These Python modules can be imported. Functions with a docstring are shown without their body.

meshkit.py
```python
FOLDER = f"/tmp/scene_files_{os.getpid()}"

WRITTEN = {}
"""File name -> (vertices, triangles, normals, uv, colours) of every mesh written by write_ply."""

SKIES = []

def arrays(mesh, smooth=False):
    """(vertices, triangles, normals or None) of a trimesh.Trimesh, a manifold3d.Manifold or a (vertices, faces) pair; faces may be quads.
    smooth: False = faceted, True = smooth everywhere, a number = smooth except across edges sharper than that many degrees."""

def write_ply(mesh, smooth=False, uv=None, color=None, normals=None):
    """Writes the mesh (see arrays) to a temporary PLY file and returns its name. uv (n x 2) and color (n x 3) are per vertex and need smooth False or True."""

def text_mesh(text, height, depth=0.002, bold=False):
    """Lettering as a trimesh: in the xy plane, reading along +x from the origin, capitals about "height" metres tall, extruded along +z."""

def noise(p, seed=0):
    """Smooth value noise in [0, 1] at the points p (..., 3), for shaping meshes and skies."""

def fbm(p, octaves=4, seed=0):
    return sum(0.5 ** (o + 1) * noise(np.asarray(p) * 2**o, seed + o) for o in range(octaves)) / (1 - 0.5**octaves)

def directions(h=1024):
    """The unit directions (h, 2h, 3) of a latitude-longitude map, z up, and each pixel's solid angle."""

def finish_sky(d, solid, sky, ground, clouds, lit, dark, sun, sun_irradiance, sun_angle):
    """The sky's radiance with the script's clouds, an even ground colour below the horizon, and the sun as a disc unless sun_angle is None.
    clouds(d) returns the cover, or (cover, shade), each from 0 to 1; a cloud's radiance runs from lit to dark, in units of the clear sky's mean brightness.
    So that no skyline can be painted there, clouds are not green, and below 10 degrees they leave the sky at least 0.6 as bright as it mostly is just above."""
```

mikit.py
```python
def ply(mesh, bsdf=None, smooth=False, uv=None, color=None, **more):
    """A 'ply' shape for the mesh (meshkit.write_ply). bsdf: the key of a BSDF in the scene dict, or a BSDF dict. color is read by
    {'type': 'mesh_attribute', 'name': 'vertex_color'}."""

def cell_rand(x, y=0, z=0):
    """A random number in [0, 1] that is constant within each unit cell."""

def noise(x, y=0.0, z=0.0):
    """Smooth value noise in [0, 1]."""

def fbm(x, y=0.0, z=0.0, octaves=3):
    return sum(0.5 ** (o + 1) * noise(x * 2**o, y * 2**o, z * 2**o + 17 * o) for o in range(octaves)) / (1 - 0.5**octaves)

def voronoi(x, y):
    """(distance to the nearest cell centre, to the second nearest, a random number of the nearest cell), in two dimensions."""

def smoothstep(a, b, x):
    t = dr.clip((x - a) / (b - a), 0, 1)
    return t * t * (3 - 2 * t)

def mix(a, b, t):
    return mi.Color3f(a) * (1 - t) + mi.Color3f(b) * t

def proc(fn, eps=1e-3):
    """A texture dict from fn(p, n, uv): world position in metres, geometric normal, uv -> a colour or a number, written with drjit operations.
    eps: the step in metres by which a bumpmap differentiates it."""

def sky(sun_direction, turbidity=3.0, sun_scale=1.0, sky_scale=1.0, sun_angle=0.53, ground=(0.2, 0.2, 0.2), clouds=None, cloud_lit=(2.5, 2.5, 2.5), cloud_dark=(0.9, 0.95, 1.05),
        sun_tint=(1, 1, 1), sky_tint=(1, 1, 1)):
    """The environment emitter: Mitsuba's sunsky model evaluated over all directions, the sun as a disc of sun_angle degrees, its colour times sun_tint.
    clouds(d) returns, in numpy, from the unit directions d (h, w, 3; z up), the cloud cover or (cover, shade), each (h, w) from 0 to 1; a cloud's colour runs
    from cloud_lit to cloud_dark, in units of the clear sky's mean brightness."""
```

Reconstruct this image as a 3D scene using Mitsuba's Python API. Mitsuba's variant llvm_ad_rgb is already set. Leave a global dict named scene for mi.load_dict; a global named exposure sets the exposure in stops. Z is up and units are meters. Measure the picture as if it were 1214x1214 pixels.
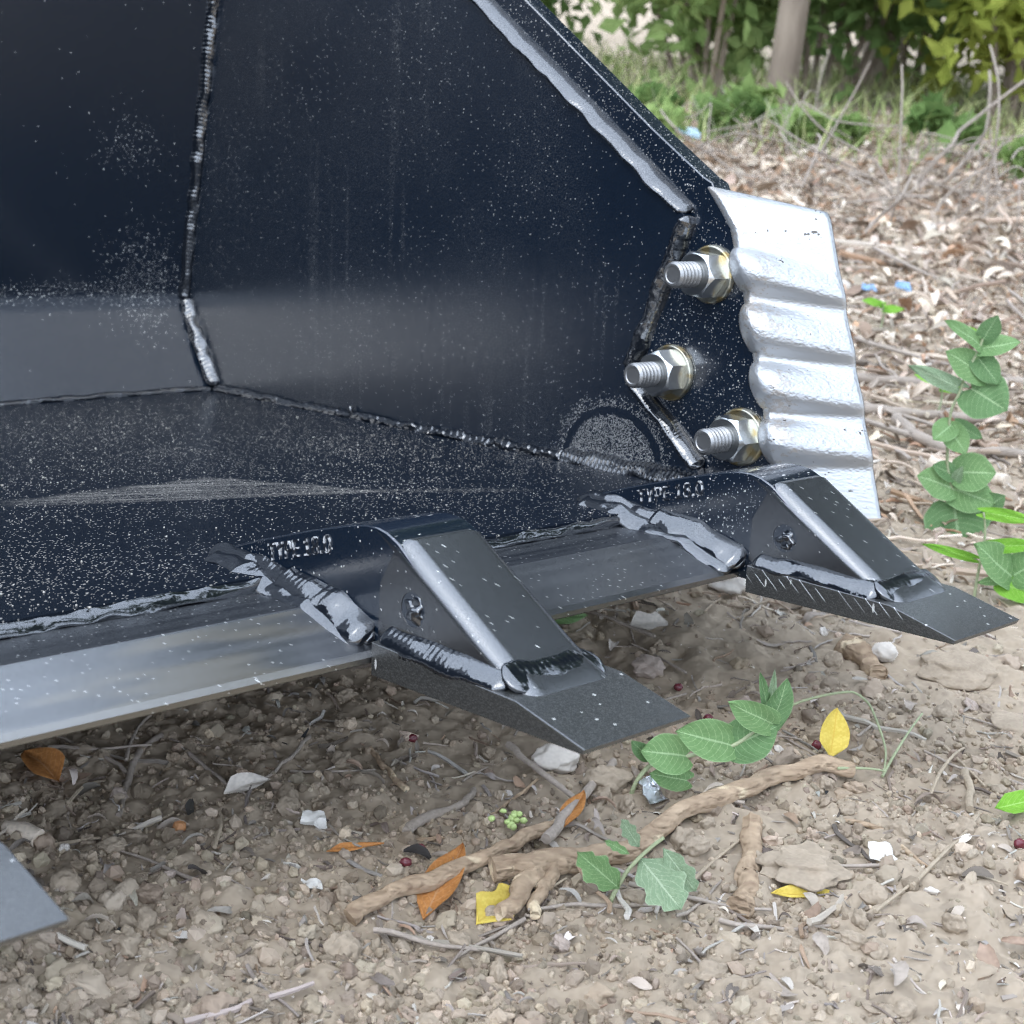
import math, random
import numpy as np, trimesh, manifold3d
import drjit as dr
import mitsuba as mi
import mikit, meshkit
from mikit import noise, fbm, voronoi, smoothstep, mix, proc

T4 = mi.ScalarTransform4f
scene, labels = {'type': 'scene'}, {}
rng = np.random.default_rng(11)
random.seed(11)

# ------------------------------------------------------------------ camera, sky, exposure
CAM = np.array([0.0, 0.0, 0.43])
FWD = np.array([0.0242189, 0.9452083, -0.3255682])
UP = np.array([-0.0701198, 0.3264677, 0.9426039])
scene['camera'] = {'type': 'thinlens', 'fov': 36.33, 'aperture_radius': 0.0015, 'focus_distance': 0.86, 'near_clip': 0.02, 'far_clip': 400.0,
                   'to_world': T4().look_at(origin=CAM.tolist(), target=(CAM + FWD).tolist(), up=UP.tolist()),
                   'film': {'type': 'hdrfilm', 'width': 1024, 'height': 1024, 'rfilter': {'type': 'gaussian'}}, 'sampler': {'type': 'independent', 'sample_count': 64}}


SUN = np.array([-0.3009, -0.5212, 0.7986])


def clouds(d):
    n = meshkit.fbm(np.stack([d[..., 0] * 2.2 / (d[..., 2] + 0.35), d[..., 1] * 2.2 / (d[..., 2] + 0.35), d[..., 2] * 0 + 3.1], -1), 4, 5)
    a = np.arccos(np.clip(d @ SUN, -1, 1))          # thin overcast, brightest round the veiled sun
    return 0.80 + 0.20 * n, np.clip(1 - 0.95 * np.exp(-(a / 0.80) ** 2) + 0.30 * (n - 0.5), 0, 1)


scene['sky'] = mikit.sky(SUN.tolist(), turbidity=3, sun_scale=0.06, sun_angle=30, clouds=clouds, cloud_lit=(3.95, 4.45, 5.25), cloud_dark=(2.05, 2.40, 2.95), sun_tint=(0.84, 0.97, 1.17), ground=(0.18, 0.155, 0.125))
exposure = 3.38

# ------------------------------------------------------------------ bucket axes in the world (x across, y towards the teeth, z off the floor plate)
A = np.array([[0.7223386, 0.6904225, -0.0392886], [0.6887886, -0.7132406, 0.1298390], [-0.0616215, 0.1208493, 0.9907564]])
B0 = np.array([-0.2565345, 1.4561945, 0.0312947])


def b2w(v):
    return np.asarray(v, float) @ A.T + B0


def bco(p):
    d = [p.x - B0[0], p.y - B0[1], p.z - B0[2]]
    return [d[0] * A[0, k] + d[1] * A[1, k] + d[2] * A[2, k] for k in range(3)]


# ------------------------------------------------------------------ scene helpers
def numbered(name):
    if name not in USED:
        USED.add(name)
        return name
    k = 1
    while f'{name}_{k:03d}' in USED:
        k += 1
    USED.add(f'{name}_{k:03d}')
    return f'{name}_{k:03d}'


USED = set()


def lab(key, label, cat=None, group=None, kind=None):
    d = {'label': label} if label else {}
    if cat: d['category'] = cat
    if group: d['group'] = group
    if kind: d['kind'] = kind
    labels[key] = d


def obj(name, mesh, mat, parent=None, smooth=35, **kw):
    key = numbered((parent + '__' if parent else '') + name)
    scene[key] = mikit.ply(mesh, mat, smooth=smooth, **kw)
    return key


def bobj(name, mesh, mat, parent, smooth=35):
    m = mesh.copy()
    m.vertices = b2w(m.vertices)
    return obj(name, m, mat, parent, smooth)


def cat(ms):
    return trimesh.util.concatenate(ms)


def unit(v):
    v = np.asarray(v, float)
    return v / max(np.linalg.norm(v), 1e-12)


def resample(pts, step):
    pts = np.asarray(pts, float)
    s = np.r_[0, np.cumsum(np.linalg.norm(np.diff(pts, axis=0), axis=1))]
    n = max(int(s[-1] / step), 2)
    t = np.linspace(0, s[-1], n + 1)
    return np.stack([np.interp(t, s, pts[:, k]) for k in range(3)], 1), t


def spline(pts, n):
    from scipy.interpolate import PchipInterpolator
    pts = np.asarray(pts, float)
    s = np.r_[0, np.cumsum(np.linalg.norm(np.diff(pts, axis=0), axis=1))]
    return np.stack([PchipInterpolator(s, pts[:, k])(np.linspace(0, s[-1], n)) for k in range(3)], 1)


def sweep(pts, off):
    """Closed tube: off(i, theta-array, tangent) -> offsets (m,3)."""
    n = len(pts)
    rings = []
    tang = np.gradient(pts, axis=0)
    tang /= np.linalg.norm(tang, axis=1, keepdims=True) + 1e-12
    for i in range(n):
        rings.append(pts[i] + off(i, tang[i]))
    m = len(rings[0])
    v = np.vstack(rings + [pts[:1], pts[-1:]])
    f = []
    for i in range(n - 1):
        a = i * m + np.arange(m)
        b = i * m + (np.arange(m) + 1) % m
        f.append(np.stack([a, b, b + m], 1))
        f.append(np.stack([a, b + m, a + m], 1))
    a, b = np.arange(m), (np.arange(m) + 1) % m
    f.append(np.stack([b, a, np.full(m, n * m)], 1))
    f.append(np.stack([a + (n - 1) * m, b + (n - 1) * m, np.full(m, n * m + 1)], 1))
    return trimesh.Trimesh(v, np.vstack(f), process=False)


def tube(pts, r0, r1, sides=7, rough=0.0, n=None, seed=0):
    pts = spline(pts, n or max(6, 4 * len(pts)))
    if rough > 0.12 and len(pts) > 12:
        w_ = np.stack([meshkit.noise(np.stack([np.arange(len(pts)) * 0.22, np.full(len(pts), seed * 3.1 + c), np.zeros(len(pts))], 1), seed) for c in range(3)], 1) - 0.5
        pts = pts + w_ * r0 * [1.1, 1.1, 0.5]
    th = np.linspace(0, 2 * np.pi, sides, endpoint=False)
    N = len(pts)
    ref = [np.array([0, 0, 1.0])]

    def off(i, t):
        u = ref[0] - t * (ref[0] @ t)
        if np.linalg.norm(u) < 1e-3: u = np.cross(t, [1, 0.2, 0])
        u = unit(u); ref[0] = u
        w = np.cross(t, u)
        r = r0 + (r1 - r0) * i / (N - 1)
        o = np.outer(np.cos(th), u) + np.outer(np.sin(th), w)
        if rough:
            k = meshkit.noise((pts[i] + o * r) * (0.55 / max(r0, 1e-4)) + seed * 7.7, seed)
            g = meshkit.noise(np.stack([np.cos(th) * 2.6 + seed, np.sin(th) * 2.6, np.full(sides, i * 0.09)], 1), seed + 3)
            r = r * (1 + rough * (k[:, None] - 0.5) * 1.2 + rough * (g[:, None] - 0.5) * 1.6)
        return o * r
    return sweep(pts, off)


def bead(pts, nrm, w, h, pitch=0.006, ripple=0.10, lump=0.25, seed=0, step=0.0009):
    """A weld bead on a path in bucket coordinates: half width w, half height h along nrm."""
    pts, s = resample(pts, step)
    th = np.linspace(0, 2 * np.pi, 16, endpoint=False)
    N = len(pts)
    nrm = unit(nrm)
    # slow wander of the path
    wob = (meshkit.noise(np.stack([s * 60, s * 0 + seed * 3.3, s * 0], 1), seed) - 0.5) * w * 0.35

    def off(i, t):
        n = unit(nrm - t * (nrm @ t))
        sd = np.cross(t, n)
        end = min(1, (min(i, N - 1 - i) + 0.6) / 5) ** 0.5
        ph = s[i] / pitch + 0.45 * np.cos(th) ** 2 + seed * 0.37
        saw = (ph - np.floor(ph)) - 0.5
        q = meshkit.noise(np.stack([np.full(16, s[i] * 90), np.cos(th) * 1.2 + seed, np.sin(th) * 1.2], 1), seed)
        q2 = meshkit.noise(np.array([[s[i] * 35, seed * 5.1, 0.3]]), seed + 4)[0]
        k = end * (1 + ripple * saw + lump * (q - 0.5) * 2 + 0.30 * lump * 2 * (q2 - 0.5))
        return (np.outer(np.cos(th) * w * k, sd) + np.outer(np.sin(th) * h * k, n)) + sd * wob[i]
    return sweep(pts, off)


def inset(poly, d):
    n = len(poly)
    e = np.roll(poly, -1, 0) - poly
    e /= np.linalg.norm(e, axis=1, keepdims=True)
    nn = np.stack([-e[:, 1], e[:, 0]], 1)
    out = []
    for i in range(n):
        a, b = nn[i - 1], nn[i]
        M = np.array([a, b])
        if abs(np.linalg.det(M)) < 1e-3:
            out.append(poly[i] + b * d[i])
        else:
            out.append(poly[i] + np.linalg.solve(M, [d[i - 1], d[i]]))
    return np.array(out)


def prism(poly, x0, x1, r=0.001, k=4):
    """Plate of outline poly (y, z) from x0 to x1, edges rounded by r (one number or one per edge)."""
    poly = np.asarray(poly, float)
    area = 0.5 * np.sum(poly[:, 0] * np.roll(poly[:, 1], -1) - poly[:, 1] * np.roll(poly[:, 0], -1))
    r = np.broadcast_to(np.asarray(r, float), (len(poly),)).copy()
    if area < 0:
        poly = poly[::-1].copy()
        r = np.roll(r[::-1], -1)
    rx = r.max()
    rings = []
    for i in range(k + 1):
        t = i / k * math.pi / 2
        rings.append((x0 + rx * (1 - math.cos(t)), inset(poly, r * (1 - math.sin(t)))))
    rings += [(x0 + x1 - x, q) for x, q in rings[::-1]]
    n = len(poly)
    v = np.vstack([np.c_[np.full(n, x), q] for x, q in rings])
    f = []
    a, b = np.arange(n), (np.arange(n) + 1) % n
    for i in range(len(rings) - 1):
        f.append(np.stack([a + i * n, b + i * n, b + i * n + n], 1))
        f.append(np.stack([a + i * n, b + i * n + n, a + i * n + n], 1))
    tri = np.asarray(manifold3d.triangulate([rings[0][1]]))
    f.append(tri[:, ::-1])
    f.append(tri + (len(rings) - 1) * n)
    m = trimesh.Trimesh(v, np.vstack(f), process=False)
    return m


def cylx(c, r, x0, x1, seg=40, ch=0.0):
    """Lathe round the bucket's x axis through c = (y, z); ch chamfers both ends."""
    prof = [(x0, 0), (x0, r - ch), (x0 + ch, r), (x1 - ch, r), (x1, r - ch), (x1, 0)]
    return lathex(c, prof, seg)


def lathex(c, prof, seg=40):
    th = np.linspace(0, 2 * np.pi, seg, endpoint=False)
    v, f = [], []
    for x, r in prof:
        v.append(np.stack([np.full(seg, x), c[0] + r * np.cos(th), c[1] + r * np.sin(th)], 1))
    for i in range(len(prof) - 1):
        a = i * seg + np.arange(seg)
        b = i * seg + (np.arange(seg) + 1) % seg
        f += [np.stack([a, b, b + seg], 1), np.stack([a, b + seg, a + seg], 1)]
    return trimesh.Trimesh(np.vstack(v), np.vstack(f), process=False)


# ------------------------------------------------------------------ materials
def P(key, base, rough, spec=0.5, bump=None, bump_scale=1.0, eps=3e-4, **kw):
    b = {'type': 'principled', 'base_color': base if isinstance(base, dict) else {'type': 'rgb', 'value': list(base)},
         'roughness': rough, **({} if 'eta' in kw else {'specular': spec}), **kw}
    if bump is not None:
        b = {'type': 'bumpmap', 'scale': bump_scale, 'tex': proc(bump, eps), 'bsdf': b}
    scene[key] = {'type': 'twosided', 'bsdf': b}
    return key


def speck(u, v, cu, cv, prob, r):
    d, _, i = voronoi(u / cu, v / cv)
    rad = r * (0.45 + 0.55 * dr.clip(i / dr.maximum(prob, 1e-4), 0, 1))
    return dr.select(i < prob, 1 - smoothstep(rad * 0.55, rad, d), 0.0)


BLACK = (0.0028, 0.0068, 0.0140)
DUST = (0.42, 0.41, 0.39)


def tex_side(p, n, uv):
    x, y, z = bco(p)
    patch = fbm(y * 14, z * 14, 3.0)
    s = speck(y, z, 0.0050, 0.0050, 0.17 * smoothstep(0.38, 0.7, patch) + 0.015, 0.125)
    s = dr.maximum(s, 0.45 * speck(y + 0.31, z, 0.0021, 0.0021, 0.10 * patch, 0.33))
    run = smoothstep(0.62, 0.80, noise(y * 190, z * 7)) * smoothstep(0.50, 0.70, fbm(y * 11, z * 9, 8.0))
    s = dr.maximum(s, 0.10 * run * speck(y, z, 0.0013, 0.0022, 0.75, 0.55))
    s = dr.maximum(s, 0.06 * smoothstep(0.45, 0.75, fbm(y * 7 + 3, z * 7, 2.0)) * speck(y, z + 0.4, 0.0012, 0.0012, 0.8, 0.5))
    e = dr.sqrt(dr.square((y - 0.513) / 0.045) + dr.square((z - 0.004) / 0.0385)) + 0.05 * (noise(y * 260, z * 260) - 0.5)
    inside = 1 - smoothstep(0.90, 0.95, e)
    halo = smoothstep(1.06, 1.10, e) * (1 - smoothstep(1.10, 1.42, e))
    ring = smoothstep(0.90, 0.95, e) * (1 - smoothstep(1.06, 1.10, e))
    dens = 0.62 * inside + 0.38 * halo
    g = speck(y, z, 0.0009, 0.0009, dens, 0.75) * 0.55
    s = dr.maximum(s * (1 - ring), g)
    return mix(BLACK, DUST, s)


def tex_bar(p, n, uv):
    x, y, z = bco(p)
    y, z = y + 0.7 * x, z + 0.6 * x
    s = speck(y, z, 0.0034, 0.0034, 0.20 + 0.35 * (fbm(y * 20, z * 20) - 0.5), 0.22)
    s = dr.maximum(s, 0.5 * speck(y + 0.2, z, 0.0016, 0.0016, 0.22, 0.36))
    return mix(BLACK, DUST, s)


def tex_back(p, n, uv):
    x, y, z = bco(p)
    s = speck(x, z, 0.006, 0.006, 0.035, 0.13)
    c = dr.exp(-dr.square((x + 0.050) / 0.030) - dr.square((z - 0.100) / 0.035)) + 0.7 * dr.exp(-dr.square((x + 0.150) / 0.10) - dr.square((z - 0.092) / 0.010))
    c = c + 0.35 * dr.exp(-dr.square((x + 0.075) / 0.03) - dr.square((z - 0.225) / 0.02))
    s = dr.maximum(s, speck(x, z, 0.0032, 0.0032, 0.75 * dr.clip(c, 0, 1) * noise(x * 160, z * 160), 0.34))
    s = dr.maximum(s, 0.5 * speck(x + 0.2, z, 0.0019, 0.0019, 0.8 * dr.clip(c, 0, 1), 0.36))
    return mix(BLACK, DUST, s)


def tex_floor(p, n, uv):
    x, y, z = bco(p)
    patch = fbm(x * 9, y * 9, 1.0, 3)
    u, v = 0.7071 * (x + y), 0.7071 * (y - x)
    amount = dr.clip(0.16 + 0.9 * (patch - 0.36) * smoothstep(0.02, 0.30, y), 0.05, 0.8)
    s = 0.45 * speck(u, v, 0.0016, 0.0028, 0.8 * amount, 0.42)
    s = dr.maximum(s, 0.55 * speck(u + 0.5, v, 0.0050, 0.0080, 0.22 * amount + 0.03, 0.20))
    # brushed scuff: a crescent between two curves, with its grain along it
    up = dr.select(x < -0.258, 0.380, 0.380 + 1.6 * (x + 0.258)) + 0.012 * (noise(x * 60, 0.5) - 0.5)
    lo = 0.398 + 0.415 * (x + 0.4175)
    a = y - up
    b = lo - y
    m = smoothstep(-0.002, 0.008, a) * smoothstep(-0.002, 0.006, b) * smoothstep(-0.43, -0.37, x) * (1 - smoothstep(-0.21, -0.15, x))
    m2 = smoothstep(0.012, 0.0, dr.abs(y - 0.478 - 0.62 * (x + 0.205))) * smoothstep(-0.24, -0.2, x) * (1 - smoothstep(-0.13, -0.10, x))
    grain = noise((y - 0.42 * x) * 700, x * 30) * noise((y - 0.42 * x) * 240, x * 16)
    fine = speck(x, y, 0.0012, 0.003, 0.8, 0.6)
    m = m * (0.35 + 0.9 * fbm(x * 18, y * 18, 5.0))
    s = dr.maximum(s, dr.clip(0.20 * m * grain * 2.0 + 0.24 * m * fine + 0.22 * m2 * fine, 0, 1))
    return mix((0.0032, 0.0058, 0.0105), (0.46, 0.43, 0.39), s)


def tex_steel(p, n, uv):
    x, y, z = bco(p)
    u, v = 0.8 * x + 0.75 * z, 0.9 * y + 0.45 * z - 0.3 * x
    s = speck(u, v, 0.0070, 0.0070, 0.06, 0.075)
    s = dr.maximum(s, 0.5 * speck(u + 0.7, v, 0.0026, 0.0026, 0.12, 0.22))
    st = smoothstep(0.46, 0.62, fbm(x * 7 + 1.3, y * 46, 2.0)) * smoothstep(0.40, 0.56, fbm(x * 5, y * 9, 6.0)) * dr.select(z < -0.0072, 1.0, 0.0) * smoothstep(-0.36, -0.42, x + 0.06 * (noise(x * 40, y * 90) - 0.5))
    c = mix((0.0055, 0.0065, 0.0085), (0.040, 0.033, 0.021), st)          # dried oily film in brushed patches
    return mix(c, DUST, s)


def tex_shank(p, n, uv):
    x, y, z = bco(p)
    u, v = y + 0.2 * x, z + 0.3 * x
    d = smoothstep(0.40, 0.65, fbm(u * 30, v * 30, 2.0))
    s = speck(u, v, 0.0038, 0.0038, 0.10 + 0.28 * d, 0.20)
    s = dr.maximum(s, 0.35 * speck(u + 0.7, v, 0.0014, 0.0014, 0.25 * d, 0.4))
    return mix(BLACK, DUST, s)


def tex_blade(p, n, uv):
    x, y, z = bco(p)
    g = 0.6 * noise(x * 2600, y * 2600, z * 2600) + 0.4 * noise(x * 1300, y * 1300, z * 1300)
    s = 0.07 * smoothstep(0.35, 0.8, g) + 0.8 * speck(x + 0.3 * z, y, 0.008, 0.008, 0.14, 0.14)
    return mix((0.013, 0.0135, 0.013), DUST, s)


def tex_bladeside(p, n, uv):
    """Blade with sloping saw marks on its flanks, where bare scratches show."""
    x, y, z = bco(p)
    q = (y + 1.15 * z) / 0.0085
    i = dr.floor(q)
    lo = mikit.cell_rand(i, 7)
    line = smoothstep(0.055, 0.02, dr.abs(q - i - 0.5)) * smoothstep(0.0, 0.003, z + 0.029 - 0.006 * lo) * smoothstep(0.25, 0.45, mikit.cell_rand(i, dr.floor(z * 160), 3))
    flank = dr.select(dr.abs(x + 0.079) > 0.0335, 1.0, 0.0) * dr.select(dr.abs(x + 0.079) < 0.036, 1.0, 0.0)
    return mix(tex_blade(p, n, uv), (0.5, 0.5, 0.5), 0.8 * line * flank)


def tex_silver(p, n, uv):
    x, y, z = bco(p)
    near = dr.exp(-dr.square((x - 0.004) / 0.008))
    k = noise(x * 420, y * 420, z * 420) * 0.6 + noise(x * 1100, y * 1100, z * 1100) * 0.4
    b = fbm(x * 70, y * 70, z * 70)
    worn = smoothstep(0.625, 0.70, k * 0.55 + 0.45 * b + 0.13 * near)
    chip = smoothstep(0.75, 0.79, noise(x * 210, y * 210, z * 210) * 0.5 + 0.5 * noise(x * 600, y * 600, z * 600)) * smoothstep(0.52, 0.6, b)
    c = mix((0.45, 0.455, 0.46), (0.40, 0.36, 0.32), 0.8 * worn * (0.25 + 0.75 * smoothstep(0.030, 0.010, x + 0.02 * (b - 0.5))))
    return mix(c, (0.10, 0.09, 0.08), chip)


def rough_steel(p, n, uv):
    x, y, z = bco(p)
    return 0.19 + 0.13 * noise(x * 9, y * 240) + 0.08 * fbm(x * 22, y * 22)


def bump_cast(p, n, uv):
    return 0.00024 * (noise(p.x * 750, p.y * 750, p.z * 750) + 0.6 * noise(p.x * 1500, p.y * 1500, p.z * 1500))


def bump_peel(p, n, uv):
    return 0.000022 * (noise(p.x * 420, p.y * 420, p.z * 420) + 0.5 * noise(p.x * 1100, p.y * 1100, p.z * 1100))


def bump_weld(p, n, uv):
    return 0.00007 * (noise(p.x * 380, p.y * 380, p.z * 380) + 0.5 * noise(p.x * 1100, p.y * 1100, p.z * 1100))


P('side_paint', proc(tex_side), 0.225, eta=1.95)
P('back_paint', proc(tex_back), 0.19, eta=2.05)
P('bar_paint', proc(tex_bar), 0.20, eta=2.1, bump=bump_peel)
P('floor_paint', proc(tex_floor), 0.28, eta=1.25)
P('steel_paint', proc(tex_steel), proc(rough_steel), eta=2.6)
P('shank_paint', proc(tex_shank), 0.16, eta=2.1, bump=bump_peel)
P('cap_paint', proc(tex_steel), 0.29, eta=2.45, bump=bump_peel)
P('blade_paint', proc(tex_bladeside), 0.34, eta=2.0, bump=bump_peel)
P('weld_paint', (0.0045, 0.0060, 0.0090), 0.09, eta=2.2, bump=bump_weld)
P('silver_paint', proc(tex_silver), 0.40, spec=0.5, bump=bump_cast, metallic=0.75)
P('zinc', (0.58, 0.59, 0.585), 0.24, metallic=1.0)
P('zinc_yellow', proc(lambda p, n, uv: mix((0.58, 0.55, 0.44), (0.54, 0.41, 0.20), smoothstep(0.5, 0.75, noise(p.x * 160, p.y * 160, p.z * 160)))), 0.27, metallic=1.0)
P('stud_steel', (0.30, 0.295, 0.29), 0.38, metallic=0.9)


# ------------------------------------------------------------------ the bucket (one welded and bolted thing)
BK = numbered('excavator_bucket')
lab(BK, 'black painted bucket with welded teeth and a silver side cutter, lying on bare soil', 'bucket')
XL = -1.09   # far (left) end of the bucket, outside the frame

# back sheet: heel strip, fold and back wall are one bent plate
Fp, Tp = np.array([-0.051, 0.0825]), np.array([0.052, 0.62])
e1, e2 = unit(-Fp), unit(Tp - Fp)
fold = [Fp + e1 * 0.011, Fp + e1 * 0.0055 + e2 * 0.0009, Fp + e1 * 0.002 + e2 * 0.003, Fp + e2 * 0.0065 + e1 * 0.0003, Fp + e2 * 0.012]
inner = [np.array([0.0, 0.0])] + fold + [Tp]
outer = [Tp + [-0.009, 0], Fp + [-0.010, 0.001], np.array([-0.010, -0.004])]
bobj('back_plate', prism(inner + outer, XL, 0.0, 0.0006, 2), 'back_paint', BK, smooth=20)
bobj('floor_plate', prism([(0.0, -0.0102), (0.6275, -0.0102), (0.6275, 0.0), (0.0, 0.0)], XL, 0.0, 0.0006, 2), 'floor_paint', BK)
bobj('cutting_edge', prism([(0.629, -0.0275), (0.708, -0.0275), (0.7125, -0.0252), (0.7130, -0.0225), (0.7095, -0.0203), (0.667, -0.0068), (0.629, -0.0068)], XL - 0.03, 0.026, [0.001] * 7, 3),
     'steel_paint', BK, smooth=9)
lab(BK + '__cutting_edge', 'long bevelled cutting edge with grey sheen')

side = [(0.0, -0.012), (0.60, -0.012), (0.5925, 0.012), (0.522, 0.072), (0.5685, 0.1845), (0.486, 0.243), (0.33, 0.354), (0.25, 0.62), (0.043, 0.62), (-0.061, 0.0835), (-0.012, -0.006)]
bobj('side_wall', prism(side, 0.0, 0.008, 0.0005, 2), 'side_paint', BK)
bobj('side_wall', prism(side, XL - 0.008, XL, 0.0005, 2), 'side_paint', BK)
bar = [(0.44, -0.0115), (0.655, -0.0115), (0.668, -0.006), (0.6515, 0.045), (0.6215, 0.139), (0.6135, 0.166), (0.6085, 0.178), (0.588, 0.2000), (0.5845, 0.207), (0.577, 0.2105), (0.5285, 0.243), (0.368, 0.358), (0.29, 0.60), (0.20, 0.60), (0.26, 0.30), (0.44, 0.20)]
bobj('side_bar', prism(bar, 0.0085, 0.027, 0.0012, 3), 'bar_paint', BK)
bobj('side_bar', prism(bar, XL - 0.027, XL - 0.0085, 0.0012, 3), 'bar_paint', BK)


def wb(pts, nrm, w, h, parent=BK, **kw):
    return bobj('weld_bead', bead(pts, nrm, w, h, **kw), 'weld_paint', parent, smooth=50)


# seams of the side wall with the back sheet
wb([(-0.003, Fp[0] + 0.002, Fp[1]), (-0.003, -0.018, 0.2445), (-0.003, Tp[0] + 0.003, Tp[1])], (-0.7, 0.7, 0), 0.0064, 0.0042, pitch=0.0040, ripple=0.07, lump=0.32, seed=1)
wb([(-0.003, 0.004, 0.004), (-0.003, Fp[0] + 0.004, Fp[1] + 0.002)], (-0.6, 0.7, 0.35), 0.0070, 0.0046, pitch=0.0040, ripple=0.16, lump=0.42, seed=2)
# heel crease and floor to side wall
wb([(XL, 0.001, 0.0015), (-0.30, 0.001, 0.0015), (-0.004, 0.001, 0.0015)], (0, 0.6, 0.8), 0.0032, 0.0022, ripple=0.12, lump=0.4, seed=3)
wb([(-0.0035, 0.004, 0.002), (-0.0035, 0.20, 0.002), (-0.0035, 0.30, 0.002)], (-0.7, 0, 0.7), 0.0040, 0.0030, pitch=0.009, ripple=0.25, lump=0.5, seed=4)
wb([(-0.0035, 0.298, 0.002), (-0.0035, 0.42, 0.002), (-0.0035, 0.475, 0.002)], (-0.7, 0, 0.7), 0.0044, 0.0034, pitch=0.0075, ripple=0.30, lump=0.62, seed=5)
wb([(-0.004, 0.465, 0.003), (-0.0045, 0.53, 0.003), (-0.0045, 0.60, 0.003)], (-0.7, 0, 0.7), 0.0078, 0.0055, pitch=0.0045, ripple=0.30, lump=0.35, seed=6)
# a lone spatter drop on that seam
bobj('weld_bead', (lambda m: (m.apply_scale([1, 1, 1.8]), m.apply_translation([-0.005, 0.214, 0.007]), m)[2])(trimesh.creation.icosphere(2, 0.0022)), 'weld_paint', BK, smooth=True)
# the edge of the side wall on the side bar
wb([(0.0035, 0.336, 0.352), (0.0035, 0.488, 0.2445), (0.0035, 0.5685, 0.1865)], (-0.45, 0.5, 0.74), 0.0080, 0.0030, pitch=0.003, ripple=0.05, lump=0.10, seed=7)
wb([(0.0045, 0.5705, 0.184), (0.0045, 0.547, 0.128), (0.0045, 0.5235, 0.073)], (-0.45, 0.85, -0.28), 0.0075, 0.0036, pitch=0.008, ripple=0.10, lump=0.28, seed=8)
wb([(0.0035, 0.5235, 0.0735), (0.0035, 0.534, 0.0615), (0.0035, 0.5935, 0.0125)], (-0.45, 0.55, 0.70), 0.0072, 0.0030, pitch=0.003, ripple=0.05, lump=0.12, seed=9)
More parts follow.
